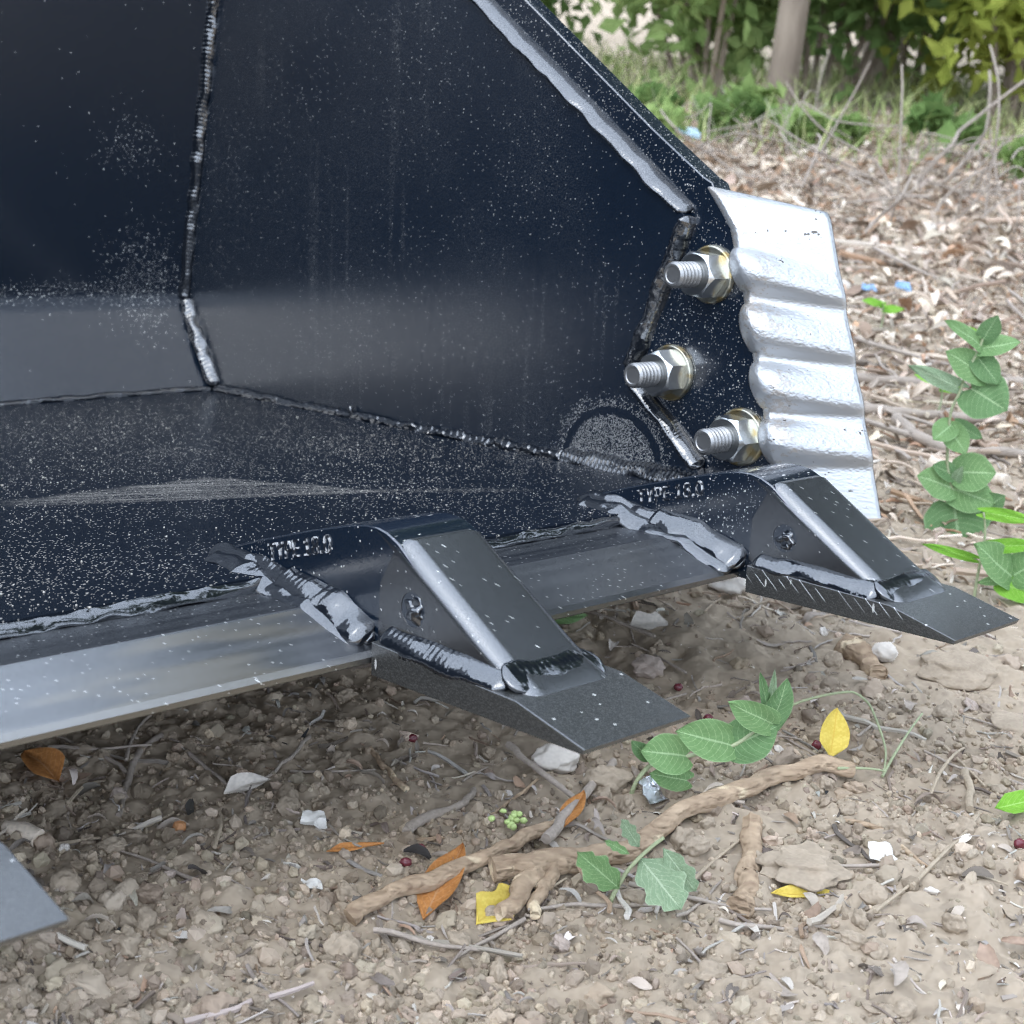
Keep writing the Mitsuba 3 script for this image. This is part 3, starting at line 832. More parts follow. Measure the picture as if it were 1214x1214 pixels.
xy = wedge(130, 0.56, 1.35, 1.8, lambda y: -0.08 - 0.28 * y, lambda y: 0.06 + 0.38 * y)
for q in xy:
    item('soil_clod', 'clod', 'clod', q, rng.uniform(0.0035, 0.0085), 40, 0.25, 'rounded lump of grey brown soil on the bare ground', 'soil clod', 'soil clods on the bare ground')
for m_, n_, lbl in (('stone_pink', 14, 'small pinkish brown stone on the bare ground'), ('stone_pale', 22, 'small whitish stone on the bare ground')):
    for q in wedge(n_, 0.60, 1.5, 1.6, lambda y: -0.06 - 0.26 * y, lambda y: 0.05 + 0.37 * y):
        item('stone', 'clod', m_, q, rng.uniform(0.003, 0.0068) * (0.6 if m_ == 'stone_pale' else 1), 40, 0.3, lbl, 'stone', m_[6:] + ' stones on the bare ground')
for q in wedge(70, 0.60, 1.4, 1.6, lambda y: -0.06 - 0.26 * y, lambda y: 0.05 + 0.37 * y):
    item('twig', 'twig', 'twig_grey', q, rng.uniform(0.025, 0.075), 5, 0.05, 'short thin grey twig on the bare soil', 'twig', 'short twigs on the bare soil', sy=0.7, sz=0.7)
for q in wedge(80, 1.5, 4.5, 0.8, lambda y: 0.03 + 0.13 * y, lambda y: 0.03 + 0.36 * y):
    item('twig', 'twig', 'twig_grey', q, rng.uniform(0.08, 0.28), 5, 0.04, 'long thin grey twig in the litter behind the bucket', 'twig', 'twigs of the litter', sy=0.5, sz=0.45)

# ------------------------------------------------------------------ roots and sticks, each on its own
def lay(pts, lift):
    pts = np.array([[a, b, 0] for a, b in pts], float)
    pts[:, 2] = gh(pts[:, 0], pts[:, 1]) + lift
    return pts


def stick(name, pts, r0, r1, mat, label, cat_, lift=None, sides=9, rough=0.22, group=None):
    k = obj(name, tube(lay(pts, r0 * 0.75 if lift is None else lift), r0, r1, sides, rough, n=14 * len(pts), seed=len(USED)), mat, smooth=45)
    lab(k, label, cat_, group)
    return k


stick('root', [(0.02, 0.685), (0.054, 0.699), (0.072, 0.708), (0.095, 0.719), (0.134, 0.752), (0.171, 0.782), (0.202, 0.796), (0.226, 0.803)], 0.0062, 0.0048, 'root_bark', 'long thick brown root ending by the yellow leaf', 'root', 0.007, 20, 0.20)
stick('root', [(-0.048, 0.646), (-0.021, 0.665), (0.003, 0.685), (0.037, 0.716), (0.061, 0.743)], 0.0046, 0.0034, 'root_bark', 'second brown root crossing the orange leaf', 'root', 0.007, 18, 0.20)
stick('root', [(0.027, 0.650), (0.039, 0.676), (0.050, 0.693), (0.072, 0.708)], 0.0040, 0.0062, 'root_bark', 'short brown root forking down from the long root', 'root', 0.007, 12, 0.28)
stick('root', [(0.042, 0.654), (0.047, 0.677), (0.056, 0.697)], 0.0028, 0.0045, 'root_bark', 'thinnest brown root forking down from the long root', 'root', 0.006, 12, 0.25)
stick('root', [(0.145, 0.662), (0.154, 0.702), (0.161, 0.732), (0.165, 0.745)], 0.0060, 0.0050, 'root_bark', 'stubby grey root end upright below the long root', 'root', 0.003, 14, 0.35)
stick('stick', [(0.049, 0.714), (0.067, 0.755), (0.075, 0.775), (0.091, 0.802)], 0.0030, 0.0022, 'twig_grey', 'smooth grey stick leaning between the two roots', 'stick', 0.010)
stick('stick', [(0.030, 0.825), (0.047, 0.791), (0.068, 0.765)], 0.0021, 0.0017, 'twig_grey', 'grey stick meeting the smooth stick under the blade', 'stick', 0.006)
stick('stick', [(-0.177, 0.732), (-0.181, 0.765), (-0.182, 0.80), (-0.174, 0.825)], 0.0017, 0.0022, 'twig_grey', 'thin upright stick below the cutting edge at left', 'stick')
stick('stick', [(-0.051, 0.819), (-0.039, 0.794), (-0.027, 0.773)], 0.0016, 0.0019, 'root_bark', 'short slanting stick on bare soil left of the blade', 'stick')
stick('stick', [(-0.025, 0.725), (-0.013, 0.745), (0.003, 0.761), (0.010, 0.783)], 0.0032, 0.0016, 'twig_grey', 'dark bent stick lying under the blade', 'stick')
stick('stick', [(-0.021, 0.723), (-0.007, 0.723), (0.008, 0.739), (0.024, 0.759), (0.047, 0.791)], 0.0012, 0.0009, 'root_bark', 'long thin rootlet curving up under the blade', 'rootlet')
stick('rootlet', [(0.213, 0.752), (0.235, 0.745), (0.241, 0.725), (0.252, 0.705)], 0.0016, 0.0012, 'root_bark', 'brown rootlet bending down at lower right', 'rootlet')
for pts in ([(0.123, 0.69), (0.149, 0.726), (0.163, 0.741)], [(0.235, 0.687), (0.26, 0.718), (0.282, 0.747), (0.292, 0.766)], [(0.272, 0.792), (0.283, 0.813), (0.309, 0.854)], [(0.296, 0.852), (0.304, 0.827), (0.308, 0.807)], [(0.256, 0.702), (0.272, 0.696), (0.286, 0.693)], [(-0.198, 0.687), (-0.19, 0.696), (-0.179, 0.70)], [(-0.204, 0.733), (-0.202, 0.757), (-0.193, 0.768)], [(-0.12, 0.696), (-0.12, 0.713), (-0.123, 0.73)], [(-0.171, 0.713), (-0.161, 0.717), (-0.152, 0.729), (-0.149, 0.736)], [(0.03, 0.66), (0.06, 0.69)], [(0.21, 0.66), (0.235, 0.69)]):
    stick('straw', pts, 0.0012, 0.0007, 'straw_skin', 'bent buff straw on the bare soil', 'straw', 0.004, 6, 0.1, 'straws on the bare soil')
stick('log_piece', [(0.301, 0.822), (0.291, 0.776)], 0.0026, 0.0022, 'straw_skin', 'stubby pale peg of wood at right', 'wood piece', 0.004)
for pts, l in (([(0.30, 1.675), (0.388, 1.663), (0.488, 1.648), (0.594, 1.649), (0.70, 1.66)], 'nearest long grey branch lying in the litter behind the plants'), ([(0.33, 1.84), (0.431, 1.83), (0.531, 1.818), (0.652, 1.833), (0.76, 1.83)], 'farther long dark branch lying in the litter behind the plants'), ([(0.45, 1.628), (0.492, 1.527), (0.551, 1.512), (0.64, 1.50)], 'pale crooked branch lying beside the climbing plant')):
    stick('branch', pts, 0.0065, 0.0050, 'twig_grey', l, 'branch', 0.006, 9, 0.3)
stick('wood_piece', [(0.268, 1.005), (0.272, 0.979), (0.279, 0.950)], 0.0085, 0.0060, 'root_bark', 'flaking grey brown wood piece on the soil below the right tooth', 'wood piece', 0.003, 12, 0.35)
stick('wood_piece', [(-0.226, 0.700), (-0.214, 0.692), (-0.207, 0.688)], 0.0042, 0.0048, 'leaf_buff', 'cut pale twig end beside the bottom left tooth', 'wood piece', 0.004, 14, 0.1)
stick('wood_piece', [(0.44, 1.475), (0.475, 1.458), (0.510, 1.430)], 0.0085, 0.0060, 'leaf_buff', 'thick yellowish twisted stem behind the climbing plant', 'wood piece', 0.006, 10, 0.3)
VINES = [[(0.37, 3.711, 0.155), (0.408, 3.711, 0.115), (0.507, 3.711, 0.057), (0.6, 3.711, -0.004)], [(0.30, 4.3, 0.02), (0.449, 4.3, 0.020), (0.637, 4.3, 0.011), (0.844, 4.3, 0.016), (1.088, 4.3, 0.04), (1.247, 4.3, 0.02), (1.6, 4.3, -0.004)],
         [(1.20, 4.011, 0.29), (1.204, 4.011, 0.149), (1.187, 4.011, 0.096), (1.155, 4.011, 0.049), (1.115, 4.011, -0.004)], [(1.25, 3.767, 0.30), (1.094, 3.767, 0.161), (1.048, 3.767, 0.123), (1.022, 3.767, 0.082), (0.991, 3.767, -0.004)],
         [(0.76, 3.096, 0.32), (0.766, 3.096, 0.202), (0.777, 3.096, 0.092), (0.784, 3.096, -0.004)], [(1.03, 3.394, 0.36), (1.035, 3.394, 0.195), (1.046, 3.394, 0.10), (1.051, 3.394, -0.004)],
         [(0.60, 3.6, 0.16), (0.702, 3.6, 0.11), (0.785, 3.6, 0.077), (0.87, 3.6, 0.042), (0.93, 3.6, -0.004)], [(0.83, 3.712, 0.30), (0.76, 3.712, 0.113), (0.724, 3.712, 0.038), (0.708, 3.712, -0.004)],
         [(0.77, 2.954, 0.13), (0.741, 2.954, 0.09), (0.717, 2.954, 0.039), (0.678, 2.954, -0.004)], [(0.90, 3.363, 0.07), (0.843, 3.363, 0.048), (0.746, 3.363, 0.016), (0.71, 3.363, -0.004)],
         [(1.06, 3.383, 0.13), (0.986, 3.383, 0.078), (0.959, 3.383, 0.035), (0.93, 3.383, -0.004)], [(0.97, 4.9, 0.28), (0.95, 4.9, 0.15), (0.96, 4.9, -0.004)],
         [(0.90, 3.433, 0.08), (1.028, 3.433, 0.044), (1.092, 3.433, 0.017), (1.14, 3.433, -0.004)], [(0.80, 3.7, -0.004), (0.936, 3.7, 0.012), (1.046, 3.7, 0.025), (1.30, 3.7, 0.037), (1.5, 3.7, 0.0)], [(0.62, 3.6, 0.25), (0.717, 3.6, 0.151), (0.773, 3.6, 0.125), (0.849, 3.6, 0.089), (0.903, 3.6, -0.004)]]
for i in range(26):
    x_, y_ = rng.uniform(0.45, 1.35), rng.uniform(3.1, 4.8)
    x_ = 0.12 * y_ + (x_ - 0.45) * 0.9
    a_, l_ = rng.uniform(0, 6.28), rng.uniform(0.18, 0.5)
    p_ = np.array([[x_ + l_ * t * math.cos(a_) + 0.05 * math.sin(5 * t + i), y_ + l_ * t * math.sin(a_), 0.01 + rng.uniform(0.03, 0.16) * math.sin(1.9 * t + 0.3)] for t in np.linspace(0, 1, 5)])
    p_[0, 2] = -0.004
    VINES.append([tuple(q) for q in p_])
VINE_R = [0.0050, 0.0036, 0.0080, 0.0075, 0.0045, 0.0048, 0.0045, 0.0050, 0.0062, 0.0048, 0.0064, 0.0052, 0.0045, 0.0036, 0.0048] + [0.0034] * 26
for i, v in enumerate(VINES):
    v = np.array(v, float)
    v[:, 1] += rng.normal(size=len(v)) * 0.03
    r_ = VINE_R[i]
    r_ *= 0.62
    k = obj('dead_vine', tube(v, r_ * 0.7, r_, 8, 0.15, n=40, seed=i), 'twig_grey', smooth=50)
    lab(k, 'bare grey vine stem standing tangled in the litter at the back', 'vine stem', 'dead vine stems at the back')


# ------------------------------------------------------------------ leaves and plants
def leaf(base, tip, width, face=(0, -0.6, 0.8), fold=0.25, droop=0.12, cord=0.0, lobes=0, nl=14, nw=8, seed=0):
    """Leaf blade from base to tip; returns mesh and uv (u along the midrib, v across from -1 to 1 as 0 to 1)."""
    base, tip = np.asarray(base, float), np.asarray(tip, float)
    L = np.linalg.norm(tip - base)
    t = (tip - base) / L
    n = unit(np.asarray(face, float) - t * (np.asarray(face, float) @ t))
    s_ = np.cross(n, t)
    u = np.linspace(0, 1, nl + 1); c = np.linspace(-1, 1, nw + 1)
    U, Cc = np.meshgrid(u, c, indexing='ij')
    w = np.sqrt(np.clip(1 - ((U - 0.38) / 0.66) ** 2, 0, 1)) * (1 - U ** 4.5) ** 0.65
    if cord < 0.2:
        w = w * np.clip(U / 0.22, 0, 1) ** 0.6
    if lobes:
        w = w * (1 - 0.36 * (0.5 + 0.5 * np.cos(2 * np.pi * lobes * U + 0.6)))
    wob = 1 + 0.05 * (meshkit.noise(np.stack([U * 6, np.sign(Cc) * 3.0, U * 0 + seed], -1), seed) - 0.5)
    X = U * L - cord * 0.55 * L * np.sin(np.pi * np.abs(Cc) ** 1.15) * (1 - U) ** 2.5
    if lobes:
        X = X + 0.16 * L * np.abs(Cc) * np.sin(np.pi * U)
    Y = Cc * w * width * 0.5 * wob
    Z = fold * np.abs(Y) - droop * L * (U ** 2) + 0.02 * L * np.sin(7 * U + 5 * Cc + seed)
    v = base + X[..., None] * t + Y[..., None] * s_ + Z[..., None] * n
    i = np.arange(U.size).reshape(U.shape)
    q = np.stack([i[:-1, :-1], i[1:, :-1], i[1:, 1:], i[:-1, 1:]], -1).reshape(-1, 4)
    return (v.reshape(-1, 3), q), np.stack([U, 0.5 + 0.5 * Cc], -1).reshape(-1, 2)


def leaf_tex(lo, hi, vein, k=9.0):
    def fn(p, n, uv):
        c = dr.abs(uv.y - 0.5) * 2
        mid = 1 - smoothstep(0.02, 0.07, c)
        ph = uv.x * k - c * 2.6
        f = dr.abs(ph - dr.floor(ph) - 0.5)
        sidev = (1 - smoothstep(0.03, 0.10, f)) * (1 - 0.5 * c)
        net = smoothstep(0.35, 0.8, noise(p.x * 900, p.y * 900, p.z * 900))
        b = mix(lo, hi, dr.clip(0.55 * fbm(p.x * 120, p.y * 120, p.z * 120) + 0.35 * net, 0, 1))
        return mix(b, vein, dr.clip(0.75 * mid + 0.50 * sidev + 0.45 * smoothstep(0.92, 0.99, c), 0, 0.85))
    return fn


def LEAFMAT(key, lo, hi, vein, trans=0.6, rough=0.5):
    scene[key] = {'type': 'principledthin', 'base_color': proc(leaf_tex(lo, hi, vein)), 'roughness': rough, 'diff_trans': trans, 'eta': 1.4, 'spec_trans': 0.0}


LEAFMAT('green_leaf', (0.150, 0.265, 0.100), (0.240, 0.375, 0.170), (0.40, 0.54, 0.30))
LEAFMAT('dark_leaf', (0.115, 0.210, 0.088), (0.185, 0.305, 0.140), (0.33, 0.45, 0.25))
LEAFMAT('bright_leaf', (0.16, 0.36, 0.040), (0.25, 0.48, 0.075), (0.35, 0.55, 0.16))
LEAFMAT('grey_leaf', (0.20, 0.29, 0.17), (0.34, 0.43, 0.27), (0.48, 0.55, 0.38))
LEAFMAT('yellow_leaf_skin', (0.58, 0.43, 0.075), (0.74, 0.60, 0.17), (0.62, 0.42, 0.08), 0.4)
LEAFMAT('orange_leaf_skin', (0.34, 0.14, 0.045), (0.56, 0.26, 0.09), (0.48, 0.26, 0.13), 0.3)
P('stem_green', proc(grain((0.30, 0.33, 0.19), 0.25)), 0.6)
P('stem_brown', proc(grain((0.25, 0.19, 0.14), 0.25)), 0.7)
PLANTS = {
 'A': ([[0.0987, 0.775, 0.0206], [0.1108, 0.775, 0.0225], [0.1263, 0.775, 0.0268], [0.1517, 0.775, 0.0355], [0.1674, 0.775, 0.0487], [0.1722, 0.775, 0.0511], [0.1709, 0.775, 0.0649]],
  [([0.1261, 0.774, 0.0279], [0.1023, 0.7657, 0.0336], 0.0207),
   ([0.1501, 0.7745, 0.0362], [0.1208, 0.7627, 0.0479], 0.0207),
   ([0.1518, 0.7755, 0.0353], [0.1736, 0.7715, 0.0504], 0.0235),
   ([0.1719, 0.7731, 0.0515], [0.1465, 0.761, 0.0664], 0.0153),
   ([0.172, 0.774, 0.0516], [0.1761, 0.7694, 0.0786], 0.0135),
   ([0.1708, 0.777, 0.0536], [0.1674, 0.7662, 0.0845], 0.0045),
   ([0.1696, 0.7763, 0.0549], [0.1609, 0.7667, 0.0828], 0.0059),
   ([0.129, 0.7756, 0.0119], [0.1087, 0.7714, 0.0164], 0.0126),
   ([0.1058, 0.7755, 0.025], [0.0956, 0.7681, 0.037], 0.0081)]),
 'B': ([[0.4211, 1.28, -0.0078], [0.4145, 1.28, 0.0222], [0.4094, 1.28, 0.0395], [0.4023, 1.28, 0.0604], [0.3977, 1.28, 0.1052], [0.4023, 1.28, 0.1248], [0.4047, 1.28, 0.1404], [0.4119, 1.28, 0.1613], [0.4138, 1.28, 0.1708]],
  [([0.4135, 1.2801, 0.1643], [0.3841, 1.2636, 0.1851], 0.0104),
   ([0.4148, 1.2807, 0.162], [0.4386, 1.2759, 0.1721], 0.0142),
   ([0.4148, 1.281, 0.1706], [0.4184, 1.2709, 0.1896], 0.0127),
   ([0.4195, 1.2792, 0.1409], [0.3903, 1.2762, 0.1562], 0.0179),
   ([0.4118, 1.2815, 0.1558], [0.427, 1.2698, 0.1395], 0.0149),
   ([0.4013, 1.2809, 0.1281], [0.3611, 1.2576, 0.1449], 0.0097),
   ([0.4122, 1.2809, 0.1275], [0.4327, 1.2602, 0.1191], 0.0291),
   ([0.4, 1.2796, 0.095], [0.386, 1.2701, 0.0863], 0.0142),
   ([0.3991, 1.2798, 0.0919], [0.4091, 1.2658, 0.0788], 0.0149),
   ([0.4055, 1.2815, 0.0956], [0.4236, 1.2766, 0.0879], 0.0089),
   ([0.4089, 1.2785, 0.04], [0.3822, 1.274, 0.0486], 0.0201),
   ([0.4135, 1.2819, 0.053], [0.4363, 1.27, 0.0585], 0.0238),
   ([0.4084, 1.2805, 0.0508], [0.3926, 1.2757, 0.0588], 0.0119),
   ([0.4103, 1.28, 0.0388], [0.4396, 1.2688, 0.0333], 0.0223),
   ([0.4142, 1.2794, 0.0231], [0.4202, 1.266, -0.0035], 0.0387),
   ([0.4106, 1.2803, 0.0418], [0.4112, 1.271, 0.0578], 0.0067),
   ([0.4369, 1.2807, 0.0181], [0.447, 1.2659, 0.0363], 0.0164)]),
 'D': ([[0.3907, 1.12, 0.0125], [0.3902, 1.12, 0.0264], [0.3908, 1.12, 0.0417], [0.3897, 1.12, 0.0554], [0.3859, 1.12, 0.0701]],
  [([0.3876, 1.1214, 0.0698], [0.4105, 1.098, 0.0749], 0.0072),
   ([0.3934, 1.1207, 0.043], [0.4262, 1.1128, 0.0498], 0.0078),
   ([0.416, 1.1214, 0.0201], [0.3857, 1.1009, 0.0471], 0.0196),
   ([0.4186, 1.1216, 0.0209], [0.4312, 1.1099, 0.0389], 0.0196),
   ([0.4098, 1.1209, 0.0135], [0.434, 1.114, 0.0097], 0.0209),
   ([0.385, 1.1213, 0.0325], [0.3467, 1.1052, 0.0453], 0.0052),
   ([0.4105, 1.1191, 0.0178], [0.3935, 1.1176, 0.015], 0.0052)]),
 'E': ([[0.0808, 0.672, 0.0005], [0.0868, 0.672, 0.0126], [0.0929, 0.672, 0.0227], [0.1041, 0.672, 0.0354]],
  [([0.0944, 0.6734, 0.021], [0.1129, 0.6527, 0.0097], 0.0235),
   ([0.0843, 0.6704, 0.0067], [0.0638, 0.6593, 0.0293], 0.0156),
   ([0.1052, 0.6716, 0.0286], [0.122, 0.6675, 0.0094], 0.0125),
   ([0.0921, 0.6712, 0.0303], [0.0821, 0.6644, 0.0472], 0.0078),
   ([0.0878, 0.6735, 0.0243], [0.0765, 0.6706, 0.0318], 0.0047)]),
}



def plant(name, key, stem_r, mats, label, cat_, lobes=0, cord=0.35, face=(0.0, -0.92, 0.40)):
    S, L = PLANTS[key]
    k = numbered(name)
    lab(k, label, cat_)
    S = np.array(S); S[0, 2] = gh(S[0, 0], S[0, 1]) - 0.003
    obj('stem', tube(S, stem_r, stem_r * 0.7, 8, 0.1, n=8 * len(S), seed=3), 'stem_green', k, smooth=60)
    for i, (b, t, w) in enumerate(L):
        b, t = np.array(b), np.array(t)
        t = b + (t - b) * (1.2 if key in 'BD' else 1.04)
        fc = np.array(face) + rng.normal(size=3) * 0.18
        m, uv = leaf(b, t, w * (1.5 if key in 'BD' else 1.12), fc, 0.06 + 0.2 * rng.random(), 0.03 + 0.10 * rng.random(), cord, lobes, seed=i)
        obj('leaf', m, mats[i % len(mats)], k, smooth=True, uv=uv)
    return k


plant('green_sprig', 'A', 0.0014, ['green_leaf', 'green_leaf', 'dark_leaf', 'green_leaf', 'dark_leaf', 'grey_leaf', 'dark_leaf', 'green_leaf', 'dark_leaf'], 'low green sprig of round veined leaves beside the tip of the middle tooth', 'plant')
plant('climbing_plant', 'B', 0.0016, ['green_leaf', 'green_leaf', 'dark_leaf', 'green_leaf', 'dark_leaf', 'grey_leaf', 'dark_leaf', 'green_leaf', 'green_leaf', 'dark_leaf'], 'tall climbing green plant with pairs of round leaves right of the silver cutter', 'plant')
plant('leafy_seedling', 'D', 0.0013, ['bright_leaf', 'bright_leaf', 'green_leaf', 'green_leaf', 'bright_leaf', 'bright_leaf', 'green_leaf'], 'seedling with narrow bright leaves above the tip of the right tooth', 'plant')
plant('lobed_seedling', 'E', 0.0013, ['grey_leaf', 'green_leaf', 'grey_leaf', 'grey_leaf', 'green_leaf'], 'pale grey green seedling with lobed leaves at the bottom', 'plant', lobes=3, cord=0.1)
for (sx_, sy_), l_ in (((0.625, 1.945), 'tiny bright seedling in the litter left of the climbing plant'), ((0.535, 2.100), 'tiny bright seedling in the litter close to the silver cutter'), ((0.500, 1.660), 'tiny green seedling by the long grey branch')):
    k = numbered('tiny_seedling')
    lab(k, l_, 'seedling')
    z_ = float(gh(sx_, sy_))
    obj('stem', tube([(sx_, sy_, z_ - 0.004), (sx_ + 0.003, sy_, z_ + 0.02), (sx_, sy_ + 0.002, z_ + 0.042)], 0.0014, 0.0010, 6, 0.05), 'stem_green', k, smooth=60)
    for j in range(4):
        a_ = j * 1.57 + rng.uniform(-0.4, 0.4)
        b_ = np.array([sx_, sy_, z_ + 0.030 + 0.004 * j])
        m, uv = leaf(b_, b_ + [0.030 * math.cos(a_), 0.030 * math.sin(a_), 0.008], 0.016, (0, -0.5, 0.8), 0.2, 0.1, 0.1, seed=j)
        obj('leaf', m, 'bright_leaf', k, smooth=True, uv=uv)
# a few more leaves lying or peeping out
def one_leaf(name, xy_, ang, ln, w, mat, label, cat_, z=0.006, rise=0.006, face=(0, -0.2, 1), droop=0.1, fold=0.3, **kw):
    b = np.array([xy_[0], xy_[1], gh(*xy_) + z])
    t = b + np.array([math.cos(ang) * ln, math.sin(ang) * ln, rise])
    m, uv = leaf(b, t, w, face, fold, droop, 0.1, seed=len(USED), **kw)
    k = obj(name, m, mat, smooth=True, uv=uv)
    lab(k, label, cat_)


one_leaf('yellow_leaf', (0.2185, 0.818), 1.35, 0.020, 0.0175, 'yellow_leaf_skin', 'fresh yellow leaf standing behind the end of the long root', 'leaf', 0.008, 0.022, (0, -0.9, 0.4), 0.0, 0.45)
one_leaf('orange_leaf', (-0.215, 0.752), 2.4, 0.034, 0.020, 'orange_leaf_skin', 'curled orange leaf under the cutting edge at left', 'leaf', 0.008, 0.010, (0.3, -0.5, 0.8), 0.25, 0.6)
one_leaf('orange_leaf', (-0.010, 0.655), 1.25, 0.052, 0.020, 'orange_leaf_skin', 'bright orange leaf under the second root', 'leaf', 0.004, 0.012, (-0.3, -0.5, 0.8), 0.0, 0.3)
one_leaf('orange_leaf', (0.060, 0.732), 1.2, 0.030, 0.012, 'orange_leaf_skin', 'small orange leaf under the smooth grey stick', 'leaf', 0.006, 0.006, (-0.3, -0.4, 0.8), 0.0, 0.3)
one_leaf('orange_leaf', (-0.062, 0.700), 0.15, 0.028, 0.006, 'orange_leaf_skin', 'narrow orange strip of leaf on bare soil', 'leaf', 0.003, 0.004, (0, -0.2, 1), 0.0, 0.3)
one_leaf('yellow_leaf', (0.016, 0.650), 0.9, 0.034, 0.024, 'yellow_leaf_skin', 'yellow orange leaf at the bottom between the roots', 'leaf', 0.004, 0.004, (0, -0.3, 1), 0.1, 0.3, lobes=2)
one_leaf('yellow_leaf', (0.165, 0.683), 0.0, 0.036, 0.008, 'yellow_leaf_skin', 'narrow curled yellow leaf at the bottom right of the stubby root', 'leaf', 0.004, 0.002, (0, -0.4, 1), 0.1, 0.6)
one_leaf('green_leaflet', (0.300, 0.762), 0.1, 0.030, 0.014, 'bright_leaf', 'bright yellow green leaf at the right edge of the picture', 'leaf', 0.010, 0.008, (0, -0.6, 1))
one_leaf('green_leaflet', (0.050, 1.000), 0.1, 0.034, 0.019, 'green_leaf', 'single green leaf peeping out behind the middle tooth', 'leaf', 0.010, 0.004, (0, -0.6, 1))
one_leaf('pale_leaf', (-0.124, 0.752), 0.55, 0.026, 0.012, 'leaf_pale_grey', 'whitish curled leaf on bare soil under the cutting edge', 'dead leaf', 0.006, 0.006, (0.3, -0.3, 1), 0.2, 0.7)
one_leaf('pale_leaf', (0.115, 1.01), 0.4, 0.030, 0.022, 'leaf_pale_grey', 'whitish ragged leaf on soil right of the middle tooth', 'dead leaf', 0.006, 0.003, (0, -0.3, 1), 0.1, 0.3, lobes=2)
P('foil', (0.80, 0.81, 0.83), 0.22, metallic=1.0, bump=lambda p, n, uv: 0.0011 * noise(p.x * 420, p.y * 420, p.z * 420) + 0.0005 * noise(p.x * 1300, p.y * 1300, p.z * 1300))
P('shell_white', proc(grain((0.56, 0.53, 0.48), 0.15)), 0.6)
P('berry_skin', proc(grain((0.115, 0.022, 0.028), 0.4)), 0.35)
P('orange_pebble', proc(grain((0.52, 0.25, 0.11), 0.3)), 0.6)
P('blue_plastic', (0.20, 0.33, 0.50), 0.4)
P('pale_plastic', (0.42, 0.56, 0.62), 0.4)
P('seed_green', proc(grain((0.42, 0.52, 0.20), 0.2)), 0.7)


def scrap(name, xy_, sz, mat, label, cat_, seed, lift=0.003, rz=0.3, tilt=(0.5, 0.1), group=None, asp=0.8):
    """Small crumpled sheet with thickness."""
    u = np.linspace(-0.5, 0.5, 9)
    X, Y = np.meshgrid(u, u)
    Z = 0.22 * (meshkit.noise(np.stack([X * 4 + seed, Y * 4, X * 0], -1), seed) - 0.5)
    top = np.stack([X * (1 - 0.25 * Y), Y * asp * (1 + 0.2 * X), Z], -1).reshape(-1, 3)
    v = np.vstack([top, top - [0, 0, 0.03]]) * sz
    i = np.arange(81).reshape(9, 9)
    q = [np.stack([i[:-1, :-1], i[:-1, 1:], i[1:, 1:], i[1:, :-1]], -1).reshape(-1, 4)]
    q.append(q[0][:, ::-1] + 81)
    for e in (i[0][::-1], i[-1], i[:, 0], i[:, -1][::-1]):
        q.append(np.stack([e[:-1], e[1:], e[1:] + 81, e[:-1] + 81], -1))
    v = v @ rot(tilt[0], tilt[1], rz).T + [xy_[0], xy_[1], gh(*xy_) + lift]
    k = obj(name, (v, np.vstack(q)), mat, smooth=30)
    lab(k, label, cat_, group)


scrap('foil_scrap', (0.110, 0.772), 0.0165, 'foil', 'crumpled silver foil scrap under the green sprig', 'foil scrap', 3, 0.006, 0.9, (0.6, 0.2), asp=0.95)
scrap('shell_scrap', (-0.073, 0.724), 0.013, 'shell_white', 'curled white scrap on bare soil left of the orange strip', 'white scrap', 5, 0.005, 0.2, (0.4, 0.2))
scrap('shell_scrap', (-0.068, 0.672), 0.011, 'shell_white', 'flat white scrap at the bottom left of the roots', 'white scrap', 6, 0.003, 0.1, (0.2, 0.0), asp=0.55)
scrap('shell_scrap', (-0.165, 0.718), 0.010, 'shell_white', 'small white scrap beside the straw at lower left', 'white scrap', 7, 0.003, 0.4, (0.2, 0.0), asp=0.5)
scrap('paper_scrap', (0.226, 0.716), 0.015, 'shell_white', 'crumpled white scrap on the soil at lower right', 'white scrap', 8, 0.006, 0.2, (0.5, 0.2))
scrap('paper_scrap', (0.095, 0.865), 0.010, 'shell_white', 'tiny white scrap just behind the middle blade', 'white scrap', 9, 0.003, 0.2, (0.3, 0.2))
scrap('plastic_scrap', (0.564, 2.312), 0.024, 'blue_plastic', 'flat blue plastic scrap in the litter, the left one', 'plastic scrap', 10, 0.022, 0.3, (0.5, 0.2), asp=0.5)
scrap('plastic_scrap', (0.626, 2.354), 0.024, 'blue_plastic', 'bulging blue plastic scrap in the litter, the right one', 'plastic scrap', 11, 0.026, 0.1, (0.8, 0.2), asp=0.6)
scrap('plastic_scrap', (0.51, 4.393), 0.07, 'pale_plastic', 'pale blue plastic scrap far back beyond the bucket', 'plastic scrap', 12, 0.06, 0.1, (0.6, 0.2), asp=0.35)


def lump(name, xy_, r, mat, label, cat_, lift=0.6, flat=0.8, amp=0.25, seed=0, group=None):
    v, f = blob(400 + seed, 3, flat, amp)
    k = obj(name, trimesh.Trimesh(v * r + [xy_[0], xy_[1], gh(*xy_) + lift * r], f, process=False), mat, smooth=50)
    lab(k, label, cat_, group)


